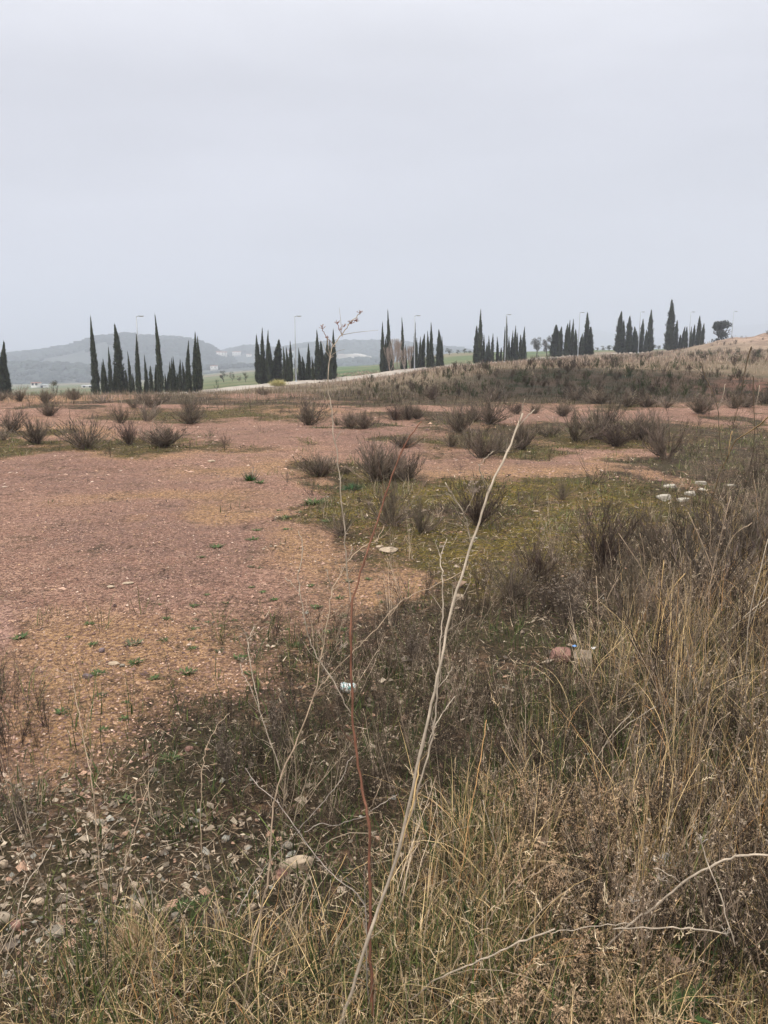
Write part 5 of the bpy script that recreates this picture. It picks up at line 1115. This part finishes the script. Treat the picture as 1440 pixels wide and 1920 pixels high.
stalk('reddish-brown upright stalk left of the thickest pale one',
 [([(706, 1960), (698, 1860), (693, 1760), (694, 1660), (690, 1540), (680, 1480), (667, 1400), (660, 1300), (659, 1200), (660, 1138), (680, 1060), (697, 1010), (722, 930), (756, 840), (790, 790)], 0, 2.15, 14, 3.2, REDB),
  ([(660, 1138), (652, 1080), (645, 1000), (638, 900), (628, 830), (622, 770), (615, 715), (619, 670), (625, 648), (641, 628), (655, 607), (676, 588)], 2.0, 2.2, 4.5, 1.8, PALE),
  ([(619, 672), (615, 645), (614, 634)], 2.14, 2.14, 2.5, 1.2, PALE), ([(641, 628), (634, 612), (632, 604)], 2.16, 2.16, 1.6, 1, (.3, .15, .12)), ([(625, 648), (610, 628), (604, 616)], 2.16, 2.16, 1.6, 1, (.3, .15, .12)), ([(655, 607), (664, 603), (669, 600)], 2.16, 2.16, 1.4, 1, (.3, .15, .12)),
  ([(690, 1530), (650, 1540), (630, 1548), (600, 1545), (570, 1560)], 1.78, 1.7, 3.5, 1.5, GREY), ([(690, 1525), (720, 1505), (745, 1490)], 1.78, 1.8, 3, 1.5, GREY), ([(690, 1522), (706, 1490), (716, 1460)], 1.78, 1.8, 3, 1.2, TAN),
  ([(658, 1338), (640, 1305), (620, 1270), (600, 1240), (580, 1200), (570, 1150), (562, 1110), (560, 1070), (568, 1030), (560, 995)], 1.9, 2.0, 5.5, 1.6, PALE), ([(562, 1112), (548, 1095), (535, 1083)], 1.96, 1.96, 2.2, 1.2, PALE)],
 REDB, [(632, 606, 2.16, 9), (604, 615, 2.16, 9), (674, 586, 2.2, 8), (669, 602, 2.16, 8), (658, 606, 2.17, 9), (645, 612, 2.17, 7), (638, 618, 2.16, 7), (614, 634, 2.14, 6)], headc=(.34, .20, .16))
stalk('long straight pale stalk slanting from bottom centre up to the left',
 [([(700, 1950), (688, 1820), (683, 1700), (640, 1655), (600, 1615), (560, 1560), (520, 1505), (480, 1470), (460, 1440)], 0, 1.95, 5, 1.8), ([(560, 1556), (600, 1510), (640, 1460), (652, 1430), (662, 1418)], 1.8, 1.9, 3.2, 1.5), ([(555, 1560), (520, 1600), (480, 1650), (440, 1720)], 1.8, 1.6, 2.5, 1.5)], GREY)
stalk('pale forked stalk left of the reddish one, reaching over the red ground',
 [([(440, 1960), (470, 1800), (500, 1660), (508, 1580), (513, 1510), (528, 1450), (552, 1400), (588, 1305), (602, 1235), (615, 1160), (623, 1108), (640, 1075), (655, 1048), (685, 1022), (706, 1013), (720, 985)], 0, 2.3, 8, 1.6, TAN),
  ([(623, 1110), (617, 1088), (613, 1068)], 2.15, 2.15, 2.8, 1.8, PALE), ([(652, 1052), (658, 1036), (661, 1025)], 2.18, 2.2, 2, 1.2, PALE),
  ([(589, 1304), (615, 1270), (665, 1218), (700, 1185), (735, 1145), (765, 1120), (815, 1098), (866, 1072)], 2.1, 2.5, 4, 1.5, TAN), ([(730, 1158), (742, 1140), (752, 1125)], 2.3, 2.35, 3, 1.2, TAN), ([(664, 1218), (668, 1205), (690, 1200)], 2.2, 2.2, 1.6, 1, TAN),
  ([(528, 1450), (508, 1395), (490, 1340), (478, 1290), (468, 1240), (465, 1205), (476, 1175)], 2.0, 2.15, 4.5, 1.8, PALE), ([(490, 1340), (470, 1290), (455, 1262), (450, 1245)], 2.05, 2.1, 3, 1.5, PALE), ([(465, 1205), (462, 1192)], 2.15, 2.15, 1.8, 1, PALE)],
 TAN, [(455, 1240, 2.1, 16), (462, 1190, 2.15, 9)])
stalk('thin pale stalk with a high fork at the left, over the orange soil',
 [([(196, 1760), (190, 1700), (184, 1600), (175, 1490), (167, 1440), (158, 1395), (148, 1335), (140, 1295), (134, 1262)], 0, 2.3, 5, 1.8), ([(174, 1488), (184, 1455), (198, 1424), (206, 1400)], 2.15, 2.2, 2.6, 1.2), ([(158, 1392), (163, 1355), (170, 1330), (176, 1315)], 2.2, 2.25, 2, 1), ([(134, 1262), (118, 1262), (100, 1256)], 2.3, 2.3, 1.2, .8), ([(180, 1590), (200, 1562), (221, 1537)], 2.1, 2.1, 2.4, 1.2, PALE)], TAN, [(222, 1534, 2.1, 9)])
stalk('thin curved stalk rising right of the straw clump at the left',
 [([(210, 1780), (214, 1710), (230, 1640), (250, 1570), (258, 1540), (275, 1480), (288, 1450)], 0, 2.15, 5, 1.2), ([(256, 1540), (255, 1500), (255, 1470), (280, 1440), (290, 1426)], 2.0, 2.1, 2.5, 1.2), ([(214, 1712), (200, 1660), (190, 1610)], 1.9, 1.95, 2, 1)], TAN)
stalk('pale thin stalk leaning right at the far left bottom', [([(-5, 1870), (12, 1800), (38, 1695), (52, 1652), (80, 1615), (97, 1578)], 0, 1.95, 4.5, 1.5)], PALE)
stalk('slim tan stalk with curved top between left and centre', [([(392, 1690), (378, 1600), (376, 1510), (380, 1440), (388, 1400), (405, 1365), (430, 1338)], 0, 2.4, 4, 1.4), ([(378, 1520), (400, 1495), (422, 1472)], 2.2, 2.2, 2.5, 1.2)], TAN)
stalk('low grey twig lying across the gravel at the left', [([(-20, 1618), (20, 1614), (60, 1610), (100, 1603)], 0, 2.3, 3, 2)], GREY)
stalk('low grey stick on the gravel by the thin forked stalk', [([(98, 1622), (130, 1618), (160, 1613)], 0, 2.2, 3.5, 2)], GREY)
stalk('orange straw stem right of the thickest pale stalk', [([(842, 1720), (865, 1640), (878, 1545), (892, 1470), (905, 1400), (912, 1350)], 0, 2.4, 4, 1.8)], (.42, .24, .10))
stalk('long fallen pale stalk arching across the bottom right corner',
 [([(1085, 1830), (1130, 1785), (1180, 1735), (1235, 1695), (1280, 1655), (1340, 1620), (1390, 1605), (1450, 1602)], 0, 1.62, 9, 5, PALE), ([(1150, 1742), (1220, 1741), (1290, 1740), (1362, 1752)], 1.46, 1.5, 6.5, 3.5), ([(1185, 1730), (1140, 1735), (1060, 1745), (1035, 1750)], 1.42, 1.4, 4, 2),
  ([(1315, 1580), (1330, 1625), (1352, 1680), (1378, 1775)], 1.60, 1.5, 5, 3), ([(1280, 1658), (1255, 1640), (1225, 1628)], 1.52, 1.52, 4, 2), ([(1315, 1582), (1305, 1560), (1300, 1545)], 1.6, 1.6, 3, 1.5)], PALE, [(1362, 1750, 1.5, 18), (1316, 1578, 1.6, 18), (1186, 1690, 1.48, 18), (1240, 1650, 1.52, 16)], headc=(.40, .34, .28))
stalk('fallen pale stalk slanting through the grass at the bottom centre', [([(720, 1905), (800, 1850), (850, 1822), (915, 1795), (975, 1765), (1040, 1742)], 0, 1.45, 7, 3.6)], PALE)
stalk('pale stalk with a Y fork at the right before the dark bank', [([(1358, 900), (1352, 850), (1348, 800), (1346, 768), (1338, 740), (1322, 705), (1314, 678)], 0, 6.5, 2.6, 1.6), ([(1346, 768), (1356, 742), (1360, 720)], 6.5, 6.5, 1.8, 1), ([(1322, 706), (1308, 695), (1295, 686)], 6.5, 6.5, 1.2, .8)], PALE, [(1314, 668, 6.5, 9)])
stalk('slim pale stalk near the right edge, second Y fork', [([(1400, 905), (1412, 850), (1415, 800), (1414, 770), (1412, 730), (1413, 705)], 0, 6, 2.4, 1.4), ([(1415, 765), (1422, 740), (1424, 722)], 6, 6, 1.5, .9)], PALE)
stalk('pale blurred stem arching toward the right edge before the plain', [([(1330, 960), (1345, 900), (1365, 856), (1378, 828), (1392, 818), (1420, 800), (1445, 778)], 0, 4.2, 3.2, 2.2), ([(1366, 855), (1368, 830), (1373, 808)], 4.2, 4.2, 1.8, 1)], STR)
stalk('pale slanting twig at the right edge above the rubble', [([(1360, 850), (1385, 760), (1398, 690), (1409, 650)], 0, 5, 2.6, 1.4)], PALE)
# long loose stems in the tangle on the right
for i, (b0, tp, mid_, wd_) in enumerate([((1320, 1330), (1370, 930), (1330, 1110), 3), ((1200, 1330), (1245, 1050), (1230, 1180), 3), ((1120, 1260), (1118, 1080), (1122, 1170), 2.2), ((1400, 1400), (1440, 1010), (1402, 1180), 3), ((1270, 1500), (1180, 1190), (1240, 1320), 2.6), ((1150, 1420), (1050, 1215), (1110, 1300), 2.4),
        ((1380, 1180), (1290, 960), (1330, 1050), 2.4), ((1300, 1250), (1440, 1120), (1380, 1170), 2.2), ((1250, 1180), (1160, 1000), (1210, 1080), 2), ((1290, 1620), (1330, 1300), (1305, 1450), 3), ((1010, 1550), (940, 1400), (985, 1480), 2.4), ((1150, 1650), (1130, 1400), (1125, 1530), 2.6),
        ((950, 1690), (905, 1500), (930, 1590), 2.4), ((1420, 1650), (1400, 1380), (1425, 1510), 3), ((1080, 1500), (1190, 1330), (1130, 1400), 2.2), ((760, 1820), (740, 1560), (735, 1690), 2.6), ((620, 1850), (580, 1640), (610, 1740), 2.6), ((870, 1850), (1000, 1600), (920, 1720), 2.4), ((560, 1830), (650, 1600), (600, 1710), 2.2), ((300, 1860), (240, 1640), (285, 1740), 2.6)]):
    b = hit(*b0); dd = b[1]
    stalk('thin bare dry stem standing in the weed tangle', [([b0, mid_, tp], 0, dd * 1.02, wd_, 1.1), ([mid_, ((mid_[0] + tp[0]) / 2 + 22, (mid_[1] + tp[1]) / 2 - 10), (tp[0] + 40, (mid_[1] + tp[1]) / 2 - 40)], dd, dd, 1.8, 1)], random.choice((PALE, GREY, TAN, STR)), group='thin bare stems standing in the weed tangle')

# ------------------------------------------------------------------ haze
hz = Acc(); box(hz, -6800, 6800, -6800, 6800, -130, 262)
hzm = bpy.data.materials.new('haze_air'); hzm.use_nodes = True; hn = hzm.node_tree; hn.nodes.clear()
ho = hn.nodes.new('ShaderNodeOutputMaterial'); pv = hn.nodes.new('ShaderNodeVolumePrincipled')
pv.inputs['Color'].default_value = (.69, .74, .85, 1); pv.inputs['Density'].default_value = .00074; pv.inputs['Anisotropy'].default_value = .2
hn.links.new(pv.outputs[0], ho.inputs['Volume'])
tag(hz.build('haze', hzm), 'thin pale bluish haze over the valley', 'haze', None, 'stuff')
